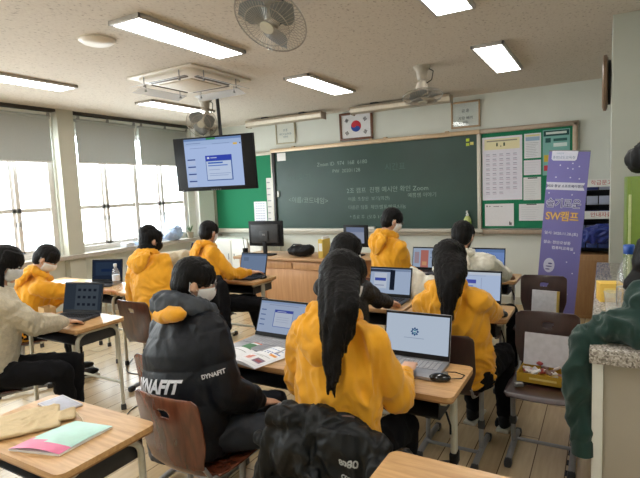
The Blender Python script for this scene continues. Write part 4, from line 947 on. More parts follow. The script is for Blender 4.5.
# water bottle and papers on the left desks
def pet(x, y, z, label, h=.22, r=.032, capc=(220, 220, 225)):
    o = tag(empty('water_bottle', (x, y, z)), label, 'bottle'); k = h / .22
    MB().lathe([(.001, 0), (r * .8, 0), (r, .01 * k), (r, .05 * k), (r * .92, .06 * k), (r, .07 * k), (r, .13 * k), (r * .85, .16 * k), (.013, .19 * k), (.013, .2 * k), (.001, .2 * k)]).build('body', M_pet, o)
    MB().lathe([(.001, .198 * k), (.016, .198 * k), (.016, .22 * k), (.001, .22 * k)]).build('cap', flat(capc), o)
    MB().lathe([(r + .0006, .075 * k), (r + .001, .08 * k), (r + .001, .12 * k), (r + .0006, .125 * k)]).build('label_band', flat((206, 214, 226)), o)
pet(-4.28, 3.24, DH, 'clear water bottle at the right end of the kid\'s desk row', .26, .036)
for x, y, a, c, lab in ((-5.3, 3.3, 10, (236, 236, 238), 'white sheet on the desk nearest the sill'), (-4.75, 3.22, -20, (230, 230, 232), 'white sheet at the front edge of the desk with the clear bottle'), (-5.05, 4.9, 15, (234, 234, 236), 'white sheet by the dim dark laptop'), (-3.95, 3.3, -10, (230, 230, 234), 'white sheet on the desk of the student with the neck warmer'), (-1.6, 4.86, 8, (236, 236, 238), 'white printed sheet by the red-figure laptop')):
    o = sheet('paper_sheet', .21, .29, lines(12, .1, .9, .08, .92, .012), None, Matrix(), c); o.location = (x, y, DH + .004); o.rotation_euler = (0, 0, R(a)); tag(o, lab, 'paper')
o = tag(empty('pencil_case', (-4.62, 3.02 + .16, DH)), 'tan pencil case beside the bent-over student', 'pencil case')
mb = MB(); mb.box((0, 0, .03), (.19, .07, .055), bev=.02, seg=4); mb.build('body', plain('tan_leather', s2l((176, 128, 72)), .6), o); MB().box((0, 0, .0585), (.17, .006, .004)).build('zip', M_dark, o)
o = tag(empty('snack_box', (-3.93, 2.3, DH), R(-10)), 'tan open box beside the workbook of the student in fleece', 'box')
mb = MB(); mb.box((0, 0, .002), (.12, .09, .004)); 
for s in (-1, 1): mb.box((s * .058, 0, .03), (.004, .09, .06)); mb.box((0, s * .043, .03), (.12, .004, .06))
mb.build('carton', plain('kraft_card', s2l((184, 150, 100)), .8), o)

# open snack box on the chair
o = tag(empty('open_snack_box', (-.29, 3.17, .452), R(-4)), 'yellow box of wrapped snacks with a raised white lid on the chair', 'box')
my, mw = plain('box_yellow', s2l((190, 152, 44)), .5), plain('box_white', s2l((200, 200, 206)), .6)
mb = MB(); w, d, h = .29, .2, .055
mb.box((0, 0, .002), (w, d, .004))
for s in (-1, 1): mb.box((s * (w / 2), 0, h / 2), (.004, d, h)); mb.box((0, s * d / 2, h / 2), (w, .004, h))
mb.build('tray', my, o, smooth=False)
MB().box((0, 0, 0), (w, .004, .2), rot=Matrix.Translation((0, d / 2 + .008, h + .09)) @ Matrix.Rotation(R(-14), 4, 'X')).build('lid', mw, o, smooth=False)
MB().box((0, -d / 2 - .003, h * .5), (.15, .001, .012)).build('printed_strip', flat((226, 206, 130)), o)
rn = random.Random(11)
for i in range(30):
    c = rn.choice([(200, 200, 204), (216, 210, 206), (150, 60, 60), (190, 150, 150), (120, 90, 80), (226, 226, 226)])
    q = tag(MB().box((0, 0, 0), (.046, .026, .012), bev=.005).build('snack_packet', flat(c, .3), None), 'small wrapped snack in the yellow box', 'snack', 'wrapped snacks in the yellow box')
    q.location = (-.29 + rn.uniform(-.115, .115), 3.17 + rn.uniform(-.075, .075), .452 + .014 + .055 * i / 30); q.rotation_euler = (rn.uniform(-.6, .6), rn.uniform(-.6, .6), rn.uniform(0, 3))
q = tag(empty('phone_charger', (-.42, 3.0, .449), R(30)), 'small pale plug lying on the corner of the chair seat', 'charger'); MB().box((0, 0, .012), (.05, .03, .024), bev=.006).build('body', M_steel, q); MB().tube([(.03, 0, .01), (.06, .02, .004), (.08, .0, .004)], .003, 6).build('cable', M_black, q)
# white box leaning on the far chair
o = tag(empty('white_box', (-.43, 4.5, .452), R(-8)), 'white cardboard box with yellow edge standing on the far chair', 'box')
MB().box((0, 0, .0), (.2, .05, .26), rot=Matrix.Translation((0, .03, .135)) @ Matrix.Rotation(R(-10), 4, 'X'), bev=.003).build('carton', mw, o); MB().box((0, 0, .0), (.012, .054, .26), rot=Matrix.Translation((.104, .03, .135)) @ Matrix.Rotation(R(-10), 4, 'X')).build('side_strip', flat((200, 170, 80)), o)
# sill clutter
o = tag(empty('plastic_bag', (-6.2, 5.86, .927)), 'pale blue plastic bag on the window sill near the corner', 'bag')
mb = MB(); mb.ell((0, 0, .1), (.09, .2, .1)); mb.ell((0, .08, .18), (.07, .1, .08)); put('body', remesh(mb, .014, 2, folds(.03, 9, 6)), plain('pale_blue_plastic', s2l((170, 190, 226)), .3), o)
for y, c, lab in ((4.95, (206, 212, 224), 'pale book pile on the sill beyond the mullion'), (5.2, (150, 170, 200), 'blue-grey box on the sill before the bag')):
    q = tag(empty('sill_box', (-6.21, y, .927), R(8)), lab, 'box'); MB().box((0, 0, .03), (.12, .16, .06), bev=.004).build('box', flat(c), q); MB().box((0, 0, .062), (.1, .14, .004)).build('lid', flat((226, 226, 230)), q)
o = tag(empty('potted_plant', (-6.2, 6.25, .927)), 'small potted plant in the sill corner', 'plant')
MB().lathe([(.001, 0), (.045, 0), (.06, .1), (.055, .1), (.05, .02), (.001, .02)]).build('pot', plain('terracotta', s2l((150, 140, 120)), .8), o)
mb = MB(); rn = random.Random(1)
for i in range(26):
    a = rn.uniform(0, 6.28); t_ = rn.uniform(.3, 1); p0 = V((0, 0, .09)); p1 = V((math.cos(a) * .07 * t_, math.sin(a) * .07 * t_, .12 + rn.uniform(.02, .12))); s_ = V((-math.sin(a), math.cos(a), 0)) * .012
    m_ = (p0 + p1) / 2 + V((0, 0, .02)); mb.quad(p0, m_ + s_, p1, m_ - s_)
mb.build('foliage', plain('leaf', s2l((70, 100, 60)), .6), o)
# floor cables and bits
def cable(label, pts, r=.004):
    P = [V((x, y, r + .001)) for x, y in pts]; out = []
    for i in range(len(P) - 1):
        p0, p1, p2, p3 = P[max(0, i - 1)], P[i], P[i + 1], P[min(len(P) - 1, i + 2)]
        for k in range(6):
            t = k / 6; out.append(.5 * ((2 * p1) + (p2 - p0) * t + (2 * p0 - 5 * p1 + 4 * p2 - p3) * t * t + (-p0 + 3 * p1 - 3 * p2 + p3) * t ** 3))
    out.append(P[-1]); tag(MB().tube(out, r, 6).build('power_cable', M_dark, None), label, 'cable')
cable('thin cable curling on the bright floor behind the left desks', [(-3.0, 2.2), (-3.2, 2.5), (-3.1, 2.9), (-3.4, 3.1), (-3.9, 3.0), (-4.2, 3.3)])
cable('thin cable wandering between the chairs left of the padded jacket', [(-2.7, 2.0), (-2.9, 2.3), (-2.7, 2.6), (-3.0, 2.8), (-2.8, 3.1)])
cable('cable tangle below the near desk with the mouse', [(-.9, 2.3), (-.7, 2.5), (-.95, 2.65), (-.75, 2.8), (-1.0, 2.6), (-1.1, 2.4), (-.85, 2.5)], .005)
o = tag(empty('power_strip', (-3.0, 2.66, .0), R(20)), 'white power strip on the floor under the left desks', 'power strip')
MB().box((0, 0, .018), (.3, .05, .034), bev=.006).build('body', M_white, o)
for i in range(4): MB().lathe([(.001, .035), (.018, .035), (.018, .037), (.001, .037)], (-.1 + i * .065, 0, 0), 14).build('socket', M_steel, o)
t = tag(empty('floor_tape', (-.155, 3.45, 0), R(-1)), 'dashed black tape on the floor behind the snack-box chair', 'tape')
for i in range(9): MB().box((0, -.5 + i * .12, .0015), (.012, .06, .002)).build('dash', M_black, t)
# ================================================================== PEOPLE
def ik(a, b, l1, l2, pole):
    a, b = V(a), V(b); d = b - a; L = d.length
    if L > (l1 + l2) * .995: b = a + d * ((l1 + l2) * .995 / L); d = b - a; L = d.length
    x = (l1 * l1 - l2 * l2 + L * L) / (2 * L); h = math.sqrt(max(0, l1 * l1 - x * x)); dn = d / L
    p = V(pole) - dn * V(pole).dot(dn); p.normalize(); return a + dn * x + p * h, b
def hand(mb, w, fdir, side, up, curl=.35, k=1.):
    """palm, four fingers and a thumb; fdir forward, side = direction of the thumb, up = back of the hand"""
    f, s, u = V(fdir).normalized(), V(side).normalized(), V(up).normalized()
    M_ = Matrix((s, f, u)).transposed()
    c = w + f * .045 * k
    mb.ell(c, (.038 * k, .05 * k, .014 * k), M_)
    mb.caps(w - f * .03, w + f * .02, .021 * k, .022 * k)
    for i, (o_, ln) in enumerate(((.026, .068), (.009, .078), (-.009, .073), (-.025, .058))):
        a = w + f * .082 * k + s * o_ * k; d1 = (f * math.cos(curl) - u * math.sin(curl) + s * o_ * 1.5).normalized(); b_ = a + d1 * ln * .5 * k
        d2 = (f * math.cos(curl * 2.4) - u * math.sin(curl * 2.4)).normalized(); e = b_ + d2 * ln * .5 * k
        mb.caps(a - f * .02, b_, .0088 * k, .008 * k, 8); mb.caps(b_, e, .008 * k, .0066 * k, 8)
    a = w + f * .03 * k + s * .028 * k; b_ = a + (s * .75 + f * .8 - u * .2).normalized() * .034 * k; e = b_ + (s * .15 + f - u * .3).normalized() * .028 * k
    mb.caps(a - s * .012, b_, .0115 * k, .0098 * k, 8); mb.caps(b_, e, .0098 * k, .0078 * k, 8)

HEADN = 0
def headrot(yaw, pitch, roll): return Matrix.Rotation(yaw, 4, 'Z') @ Matrix.Rotation(roll, 4, 'Y') @ Matrix.Rotation(-pitch, 4, 'X')
def head_shell(mb, T):
    b = bmesh.new(); bmesh.ops.create_uvsphere(b, u_segments=36, v_segments=28, radius=1)
    for v in b.verts:
        x, y, z = v.co
        t = max(0, -z); X = x * .0745 * (1 - .30 * t ** 1.6); Z = z * .113
        Y = y * (.094 if y > 0 else .098)
        if y < 0 and z < 0: Y *= 1 - .45 * t
        if y > 0: Y *= 1 - .06 * t
        Y -= .004
        # sockets
        for sx_ in (-1, 1):
            d = math.hypot(X - sx_ * .031, Z - .006) / .022
            if y > 0 and d < 1: Y -= .009 * (1 - d * d)
        if y > 0 and abs(Z - .03) < .014: Y += .004 * (1 - abs(Z - .03) / .014)
        v.co = (X, Y, Z)
    bmesh.ops.transform(b, matrix=T, verts=b.verts); mb.add(b)
    P = lambda *a: T @ V(a)
    mb.caps(P(0, .084, .012), P(0, .102, -.024), .0075, .0115, 10)
    for s in (-1, 1): mb.ell(P(s * .010, .094, -.03), (.008, .009, .006), T.to_3x3())
    mb.ell(P(0, .085, -.06), (.023, .010, .0055), T.to_3x3()); mb.ell(P(0, .083, -.069), (.019, .010, .006), T.to_3x3()); mb.ell(P(0, .07, -.098), (.026, .018, .016), T.to_3x3())
    for s in (-1, 1):
        E_ = (T @ Matrix.Rotation(s * R(-22), 4, 'Z')).to_3x3()
        mb.ell(P(s * .078, -.006, -.006), (.009, .019, .031), E_); mb.ell(P(s * .076, .002, -.026), (.008, .011, .013), E_)
def strand(p, up=V((0, 0, 1))): return noise.noise(V((p.x * 70, p.y * 70, p.z * 7)))
def make_hair(kind, T, root, off, body_back=None, seed=0, mat=None, fwdw=None):
    P = lambda *a: T @ V(a); M3 = T.to_3x3(); mb = MB(); rn = random.Random(seed)
    mb.ell(P(0, -.012, .036), (.088, .104, .094), M3, 28, 18)
    mb.ell(P(0, -.04, -.01), (.081, .074, .08), M3, 24, 14)
    mb.ell(P(0, -.045, -.05), (.062, .052, .05), M3)
    n = 20 if kind != 'long' else 20; lim = 62 if kind in ('short', 'bun') else 100
    for i in range(n):       # fringe and side locks
        a = R(-lim + 2 * lim * i / (n - 1)) ; c, s = math.sin(a), math.cos(a)
        ln = .03 if kind == 'short' else .045
        p0 = P(c * .075, s * .075 - .01, .085); p1 = P(c * .09, s * .094 - .008, .045); p2 = P(c * .09 + rn.uniform(-.008, .008), s * .099 - .01, .03 - ln * rn.uniform(.5, 1) - (.03 if abs(a) > 1.2 else 0))
        mb.caps(p0, p1, .014, .013, 8); mb.caps(p1, p2, .013, .005, 8)
    if kind == 'bun': mb.ell(P(0, -.03, .115), (.055, .06, .035), M3); mb.ell(P(0, -.07, .08), (.06, .05, .05), M3)
    if kind == 'bob':
        for i in range(20):
            a = R(100 + 160 * i / 19); c, s = math.sin(a), math.cos(a)
            p1 = P(c * .085, s * .09 - .01, .0); p2 = p1 + V((0, 0, -.15)) + (M3 @ V((c, s, 0))) * .015
            mb.caps(p1, p2, .022, .013, 8)
    if kind == 'long':
        down = V((0, 0, -1))
        for i in range(60):
            a = R(96 + 168 * (i % 30) / 29 + rn.uniform(-5, 5)); c, s = math.sin(a), math.cos(a); rad = 1 if i < 30 else .8
            q = P(c * .078 * rad, (s * .092 - .012) * rad, .03); L_ = body_back['len'] * rn.uniform(.85, 1.05) * (1 - .42 * abs(c + .15) ** 1.5); pts = [q]
            sidefac = c
            fl = body_back['flow']; rr = M3 @ V((c, 0, 0)); rr.z = 0
            k_ = 7
            for j in range(1, k_ + 1):
                t = j / k_; w_ = V((0, 0, -L_ * t)) + fl * min(1, t * 2.6) ** .8 + fl * .15 * t + rr * (.012 * math.sin(t * PI * .8) - .035 * t) + V((rn.uniform(-1, 1), rn.uniform(-1, 1), 0)) * .006 * t * 2
                pts.append(q + w_)
            for j in range(k_):
                ra = .018 * (1 - (j / k_) ** 2 * .78); rb = .018 * (1 - ((j + 1) / k_) ** 2 * .78)
                mb.caps(pts[j], pts[j + 1], ra, max(rb, .005), 8)
    me = remesh(mb, .0065 if kind == 'long' else .006, 2, lambda p, n: .0035 * strand(M3.inverted() @ p if kind == 'short' else p) + .002 * noise.noise(p * 160))
    o = put('hair', me, mat or M_hair, root, off)
    return o

def person(label, H, P_, face, look=None, pitch=15, roll=0, wl=None, wr=None, knees=None, outfit='hoodie', hair='short', mask=True, glasses=False, sk=1., top=None, trous=None, vox=.012, hood=True, shw=.17, hairopt=None, seed=0, fold=.017, arms_pole=None, ankles=None, handk=1., mat_hair=None, wide=1.):
    H, P_ = V(H), V(P_); fa = R(-face); f = V((math.sin(R(face)), math.cos(R(face)), 0)); r = V((f.y, -f.x, 0)); up = V((0, 0, 1))
    off = V((P_.x, P_.y, 0)); root = tag(empty('person', off), label, 'person')
    look = face if look is None else look
    lf = V((math.sin(R(look)), math.cos(R(look)), 0))
    C = H - V((0, 0, .165 * sk)) - lf * .035 - lf * .05 * math.sin(R(pitch)); sp = (C - P_).normalized()
    rs = (r - sp * r.dot(sp)).normalized(); bk = rs.cross(sp) * 1.0    # bk: forward normal of chest
    if bk.dot(f) < 0: bk = -bk
    S = {s: C - sp * .078 + rs * s * shw for s in (-1, 1)}
    if top is not None: pass
    W, E_ = {}, {}
    for s, w_ in ((-1, wl), (1, wr)):
        tgt = V(w_) if w_ is not None else P_ + f * .30 + r * s * .10 + up * .08
        pole = V(arms_pole[s]) if arms_pole and s in arms_pole else (-up * 1.1 + r * s * .42 - f * .45)
        E_[s], W[s] = ik(S[s], tgt, .28 * sk, .245 * sk, pole)
    hip = {s: P_ + rs * s * .085 for s in (-1, 1)}
    kn, an = {}, {}
    for i, s in enumerate((-1, 1)):
        kn[s] = V(knees[i]) if knees else P_ + f * .41 + r * s * .11 + V((0, 0, .0))
        an[s] = V(ankles[i]) if ankles else V((kn[s].x, kn[s].y, .085)) + f * .02
    hd = headrot(-R(look), R(pitch), R(roll)); T = Matrix.Translation(H) @ hd
    # ---- body, one continuous surface
    mb = MB(); head_shell(mb, T)
    nb = T @ V((0, -.03, -.06)); mb.caps(C - sp * .02, nb, .054, .05); mb.caps(nb, T @ V((0, -.005, -.05)), .05, .05)
    torso = [(P_ - sp * .09, .12, .09), (P_ - sp * .03, .155, .105), (P_ + sp * .08, .15, .10), (P_.lerp(C, .42), .128, .088), (P_.lerp(C, .68), .148, .10), (P_.lerp(C, .85), .155, .092), (P_.lerp(C, .95), .11, .07), (C + sp * .01, .055, .05)]
    mb.loft(torso, rs)
    for s in (-1, 1):
        mb.caps(C - sp * .045 + rs * s * .04, S[s], .045, .048); mb.caps(S[s], E_[s], .048, .038); mb.caps(E_[s], W[s], .037, .023)
        fd = (W[s] - E_[s]).normalized(); fd = (fd + V((0, 0, -.0)) ); fd.z = max(fd.z, -.25) ; fd.normalize()
        sd = up.cross(fd) * (1 if s > 0 else -1); sd = -sd if sd.dot(r) * s > 0 else sd; sd.normalize(); uu = sd.cross(fd); uu = uu if uu.z > 0 else -uu
        hand(mb, W[s], fd, sd, uu, .3, handk)
        mb.caps(hip[s], kn[s], .082, .056); mb.caps(kn[s], an[s], .054, .036)
        fdir = V((f.x, f.y, 0)); mb.ell(an[s] + fdir * .05 - up * .045, (.036, .105, .032), Matrix.Rotation(fa, 3, 'Z'))
    o = put('body', remesh(mb, .0062, 2), M_skin, root, off)
    # ---- clothes
    infl = {'hoodie': .022, 'fleece': .032, 'puffer': .045, 'shirt': .012}[outfit]
    top = top or M_yellow; a_ = infl
    hem = .07 if outfit != 'puffer' else .11
    tm = [(P_ - sp * hem, .135 + a_, .105 + a_), (P_ - sp * (hem - .02), .15 + a_, .115 + a_), (P_ + sp * .06, .162 + a_ * 1.2, .115 + a_ * 1.2), (P_.lerp(C, .42), .165 + a_ * 1.2, .11 + a_ * 1.3), (P_.lerp(C, .68), .172 + a_ * 1.1, .115 + a_ * 1.2), (P_.lerp(C, .83), .165 + a_, .10 + a_), (P_.lerp(C, .94), .115 + a_ * .8, .075 + a_), (C + sp * .018, .07 + a_ * .6, .062 + a_ * .6)]
    tm = [(c__, w__ * wide, d__ * wide) for c__, w__, d__ in tm]; mb = MB(); mb.loft(tm, rs, 32)
    for s in (-1, 1):
        mb.caps(C - sp * .035 + rs * s * .05, S[s], .045 + a_, .05 + a_ * 1.0)
        m1 = S[s].lerp(E_[s], .5)
        mb.caps(S[s], m1, .052 + a_ * 1.05, .047 + a_ * 1.15); mb.caps(m1, E_[s], .047 + a_ * 1.15, .042 + a_ * 1.1); m2 = E_[s].lerp(W[s], .6); mb.caps(E_[s], m2, .042 + a_ * 1.1, .034 + a_ * .95)
        we = W[s].lerp(E_[s], .09); mb.caps(m2, we, .034 + a_ * .95, .026 + a_ * .35)
    segs = [(P_, C, 0)] + [(S[s], E_[s], 1) for s in (-1, 1)] + [(E_[s], W[s], 1) for s in (-1, 1)]
    ff = folds(fold, 7.5, seed, (1, 1, .8))
    def gather(p, n):     # cloth bunches at the inner elbow and above the hem
        d = ff(p, n)
        for s in (-1, 1):
            q = (p - E_[s]).length
            if q < .12: d += .006 * math.sin((p - E_[s]).dot((W[s] - E_[s]).normalized()) * 190) * (1 - q / .12)
        t = (p - P_).dot(sp)
        if t < .1: d += .005 * math.sin(t * 120 + noise.noise(p * 9) * 3) * max(0, min(1, (.1 - t) / .1))
        return d
    def quilt(p, n):
        best, tt = 9, 0
        for a, b_, k in segs:
            ab = b_ - a; t = max(0, min(1, (p - a).dot(ab) / ab.length_squared)); d = (p - (a + ab * t)).length / (2.2 if k == 0 else 1)
            if d < best: best, tt = d, t * ab.length
        return .009 * (abs(math.sin(tt * PI / .15)) ** .4 - .75) + ff(p, n) * .8
    cl = put({'hoodie': 'hoodie', 'fleece': 'fleece_jacket', 'puffer': 'padded_jacket', 'shirt': 'blouse'}[outfit], remesh(mb, vox * .8, 3, quilt if outfit == 'puffer' else gather), top, root, off)
    if outfit in ('hoodie',):
        for s in (-1, 1):
            mb = MB(); d = (W[s] - E_[s]).normalized(); mb.tube([W[s] - d * .055, W[s] - d * .05, W[s] - d * .012, W[s] - d * .008], [.03, .036, .034, .028], 18); put_ = mb.build('cuff', top, root); put_.data.transform(Matrix.Translation(-off))
    if hood:
        mb = MB(); hk = 1.35 if outfit == 'puffer' else 1.
        pts = []
        for i in range(15):
            a = R(-150 + 300 * i / 14); back = (1 + math.cos(a)) / 2
            pts.append(C + sp * (.012 + .035 * back * hk) + rs * math.sin(a) * (.088 * hk) - bk * (math.cos(a) * .085 * hk - .0))
        rad = [(.026 + .020 * (1 + math.cos(R(-150 + 300 * i / 14))) / 2) * hk for i in range(15)]
        for i in range(14): mb.caps(pts[i], pts[i + 1], rad[i], rad[i + 1], 10)
        # hanging pouch of the hood
        Mx = Matrix((rs, bk, sp)).transposed()
        if outfit != 'puffer': mb.loft([(C - bk * .10 * hk + sp * .03, .12 * hk, .035), (C - bk * .13 * hk - sp * .03, .125 * hk, .042), (C - bk * .14 * hk - sp * .09, .095 * hk, .036), (C - bk * .135 * hk - sp * .14, .05 * hk, .026), (C - bk * .13 * hk - sp * .165, .015 * hk, .015)], rs, 24)
        if outfit == 'puffer': mb.ell(C - bk * .11 + sp * .07, (.12, .06, .06), Matrix((rs, bk, sp)).transposed())
        hm = top if outfit != 'puffer' else M_puffg
        put('hood', remesh(mb, .008, 2, folds(.012, 12, seed + 5, (1.3, 1.3, .6))), hm, root, off)
    # ---- trousers and shoes
    mb = MB(); mb.loft([(P_ - sp * .1, .14, .10), (P_ - sp * .06, .17, .125), (P_ + sp * .04, .165, .12)], rs)
    for s in (-1, 1):
        mb.caps(hip[s], kn[s], .098, .072); mb.caps(kn[s], an[s] + up * .02, .07, .052)
    put('trousers', remesh(mb, .012, 3, folds(.012, 9, seed + 9)), trous or M_trous, root, off)
    for s in (-1, 1):
        mb = MB(); Rz = Matrix.Rotation(fa, 3, 'Z'); c = an[s] + f * .05; c.z = .045
        mb.ell(c + V((0, 0, .0)), (.045, .13, .04), Rz); mb.ell(c + f * -.055 + V((0, 0, .03)), (.042, .06, .045), Rz)
        b_ = MB(); b_.box((0, 0, 0), (.085, .26, .024), rot=Matrix.Translation((c.x - off.x, c.y - off.y, .0125)) @ Matrix.Rotation(fa, 4, 'Z'), bev=.01)
        so = put('shoe', remesh(mb, .008, 2), M_black, root, off); sl = b_.build('sole', M_cream, so)
    # ---- face furniture
    make_hair(hair, T, root, off, hairopt, seed, mat_hair)
    P = lambda *a: T @ V(a)
    def loc_build(mb, name, mat, par=root):
        bmesh.ops.translate(mb.bm, vec=-off, verts=mb.bm.verts); return mb.build(name, mat, par)
    for s in (-1, 1):
        mb = MB(); mb.ell(P(s * .031, .0765, .006), (.0125, .0105, .0095), T.to_3x3()); e = loc_build(mb, 'eye', M_eyew)
        mb = MB(); mb.ell(P(s * .031, .0845, .005), (.0055, .004, .0055), T.to_3x3()); loc_build(mb, 'iris', M_eyed, e)
        mb = MB(); mb.tube([P(s * .016, .091, .026), P(s * .03, .092, .030), P(s * .045, .082, .027)], [.0022, .003, .0015], 6); loc_build(mb, 'eyebrow', M_hair)
    if mask:
        mm = mask if mask is not True else M_maskw
        mb = MB(); rows = []
        for j in range(11):
            v = j / 10; z = -.004 - .104 * v; row = []
            for i in range(17):
                a = R(-78 + 156 * i / 16); rr = (.0745 * (1 - .30 * (max(0, -z) / .113) ** 1.6) + .005); t = abs(a) / R(78)
                y = .094 * (1 - .5 * (abs(z) / .113) ** 3) * math.cos(a) + .004 + .016 * (math.cos(a) ** 3) * math.sin(PI * min(1, v * 1.1 + .08)); x = rr * math.sin(a) * 1.02
                zz = z * (1 - .35 * t * t) - .014 * t * t
                row.append(P(x, y, zz))
            rows.append(row)
        mb.rings(rows, closed=False, cap=False); mo = loc_build(mb, 'face_mask', mm); sd = mo.modifiers.new('thickness', 'SOLIDIFY'); sd.thickness = .0025
        for s in (-1, 1):
            mb = MB(); mb.tube([P(s * .073, .022, -.028), P(s * .083, -.008, -.004), P(s * .086, -.024, .012), P(s * .084, -.02, -.03), P(s * .066, .03, -.062)], .0014, 6); loc_build(mb, 'ear_loop', mm, mo)
    if glasses:
        mb = MB()
        for s in (-1, 1):
            mb.tube([P(s * .034 + .024 * math.cos(2 * PI * i / 20), .103 - abs(.024 * math.cos(2 * PI * i / 20) * .1), .003 + .021 * math.sin(2 * PI * i / 20)) for i in range(20)], .0017, 6, loop=True)
            mb.tube([P(s * .058, .1, .008), P(s * .08, .06, .008), P(s * .083, -.01, .004)], .0014, 6)
        mb.tube([P(-.011, .105, .008), P(0, .107, .011), P(.011, .105, .008)], .0015, 6); g_ = loc_build(mb, 'glasses', plain('glasses_metal', s2l((90, 84, 80)), .3, metal=.6))
        for s in (-1, 1):
            mb = MB(); mb.ell(P(s * .034, .102, .003), (.022, .0006, .019), T.to_3x3()); loc_build(mb, 'lens', clear('lens_glass', (1, 1, 1), .03), g_)
    root['_j'] = 0; del root['_j']
    return root, dict(C=C, sp=sp, rs=rs, bk=bk, S=S, E=E_, W=W, P=P_, f=f, r=r, T=T, off=off, cloth=cl)

def wrap_text(body, size, target, root, off, c, right, upd, out, mat, name='lettering', bold=0., sx=1., shear=0., lift=.003):
    """lay lettering on a garment: each letter vertex is dropped onto the cloth"""
    me = textmesh(body, size, 0, 'CENTER', bold); bm = bmesh.new(); bm.from_mesh(me)
    bmesh.ops.triangulate(bm, faces=bm.faces[:])
    for _ in range(2): bmesh.ops.subdivide_edges(bm, edges=[e for e in bm.edges if e.calc_length() > size * .12], cuts=1, use_grid_fill=False); bmesh.ops.triangulate(bm, faces=bm.faces[:])
    tb = bmesh.new(); tb.from_mesh(target.data); tree = BVHTree.FromBMesh(tb); tb.free()
    right, upd, out = V(right).normalized(), V(upd).normalized(), V(out).normalized()
    for v in bm.verts:
        p = c + right * (v.co.x * sx + v.co.y * shear) + upd * v.co.y - off
        h = tree.ray_cast(p + out * .3, -out)
        v.co = (h[0] + h[1] * lift) if h[0] is not None else p
    bm.to_mesh(me); bm.free(); me.materials.append(mat); return link(name, me, root, False)

# 1 girl in yellow hoodie, long hair, foreground centre
girl, J6 = person('girl with waist-long black hair in a yellow hoodie facing the blue-logo laptop', (-.955, 1.83, 1.27), (-.95, 1.72, .53), 4, 8, 22, 0, wl=(-1.2, 2.1, .80), wr=(-.78, 2.1, .80), outfit='hoodie', hair='long', mask=True, hairopt={'len': .46, 'flow': V((.07, -.15, 0))}, vox=.009, seed=1, shw=.165)
# 2 boy in padded jacket
boy4, J4 = person('boy in a black padded jacket with charcoal hood, glasses and white mask', (-1.74, 1.76, 1.225), (-1.71, 1.62, .53), 10, 46, 14, 0, wl=(-1.78, 1.95, .66), wr=(-1.44, 1.86, .63), knees=[(-1.5, 2.04, .54), (-1.22, 1.90, .53)], outfit='puffer', top=M_puff, hair='short', glasses=True, vox=.009, seed=2, trous=M_navy, fold=.008, ankles=[(-1.45, 2.2, .085), (-1.2, 2.15, .085)], wide=1.12)
# 3 student in cream fleece, left edge
p1, J1 = person('student in a cream fleece jacket typing at the left edge', (-3.46, 1.78, 1.25), (-3.52, 1.62, .53), 30, 32, 24, 0, wl=(-3.62, 2.02, .80), wr=(-3.33, 2.08, .79), arms_pole={1: (.6, -.4, -1)}, wide=1.1, knees=[(-3.2, 2.02, .54), (-3.08, 1.86, .54)], ankles=[(-3.2, 2.0, .085), (-3.1, 1.9, .085)], outfit='fleece', top=M_fleece, hair='bob', hood=False, vox=.009, seed=3, fold=.012)
# 4 yellow kid bent over
p2, J2 = person('student in a yellow hoodie bent low over the desk by the window', (-4.34, 2.58, 1.145), (-4.5, 2.36, .52), 25, 50, 38, 0, wl=(-4.45, 2.9, .79), wr=(-4.05, 2.95, .79), arms_pole=None, outfit='hoodie', hair='short', vox=.011, seed=4)
# 5 yellow with black neck warmer
p3, J3 = person('student in a yellow hoodie with a black neck warmer and black mask, seen from behind', (-3.60, 3.13, 1.255), (-3.40, 2.95, .54), -8, 22, 10, 0, wl=(-3.72, 3.24, .80), wr=(-3.52, 3.24, .80), outfit='hoodie', hair='bun', mask=M_black, vox=.011, seed=5)
# 6 yellow beside the teacher desk
p5, J5 = person('student in a yellow hoodie typing at the desk beside the orange teacher desk', (-3.62, 3.92, 1.255), (-3.5, 3.78, .53), 30, 5, 12, 0, wl=(-3.5, 4.15, .80), wr=(-3.22, 4.1, .82), knees=[(-3.25, 4.1, .52), (-3.0, 3.98, .52)], ankles=[(-3.2, 4.2, .085), (-2.95, 4.1, .085)], outfit='hoodie', hair='short', mask=True, vox=.011, seed=6)
# 7 dark-haired girl
p7, J7 = person('girl with black hair and a black patterned blouse, mostly hidden by the long-haired girl', (-1.49, 2.93, 1.235), (-1.5, 2.86, .53), 5, 25, 15, 0, wl=(-1.7, 3.38, .80), wr=(-1.35, 3.36, .80), outfit='shirt', top=None or plain('specked_blouse', (.02, .02, .022), .8, var=.9, scale=90), hair='long', hairopt={'len': .3, 'flow': V((0, -.05, 0))}, hood=False, vox=.011, seed=7, shw=.16)
# 8 boy below the chalkboard
p8, J8 = person('boy in a yellow hoodie with glasses and mask sitting tall before the chalkboard', (-1.79, 4.52, 1.325), (-1.84, 4.44, .555), 28, 48, 22, 0, wl=(-1.75, 4.82, .80), wr=(-1.64, 4.74, .80), outfit='hoodie', hair='short', glasses=True, vox=.011, seed=8)
# 9 long-haired girl on the right
p9, J9 = person('long-haired girl in a yellow hoodie reaching for a mouse, beside the dark chairs', (-.785, 2.87, 1.205), (-.71, 2.93, .53), 6, -2, 18, 0, wl=(-.98, 3.3, .80), wr=(-.60, 3.36, .79), outfit='hoodie', hair='long', hairopt={'len': .40, 'flow': V((.05, -.14, 0))}, vox=.010, seed=9, shw=.165)
# 10 white fleece
p10, J10 = person('student with short black hair in a white fleece jacket near the notice board', (-.99, 4.03, 1.23), (-.88, 4.07, .53), 10, 0, 20, 0, wl=(-1.1, 4.75, .8), wr=(-.68, 4.6, .80), outfit='fleece', top=M_fleecew, hair='short', hood=True, vox=.012, seed=10, shw=.19)
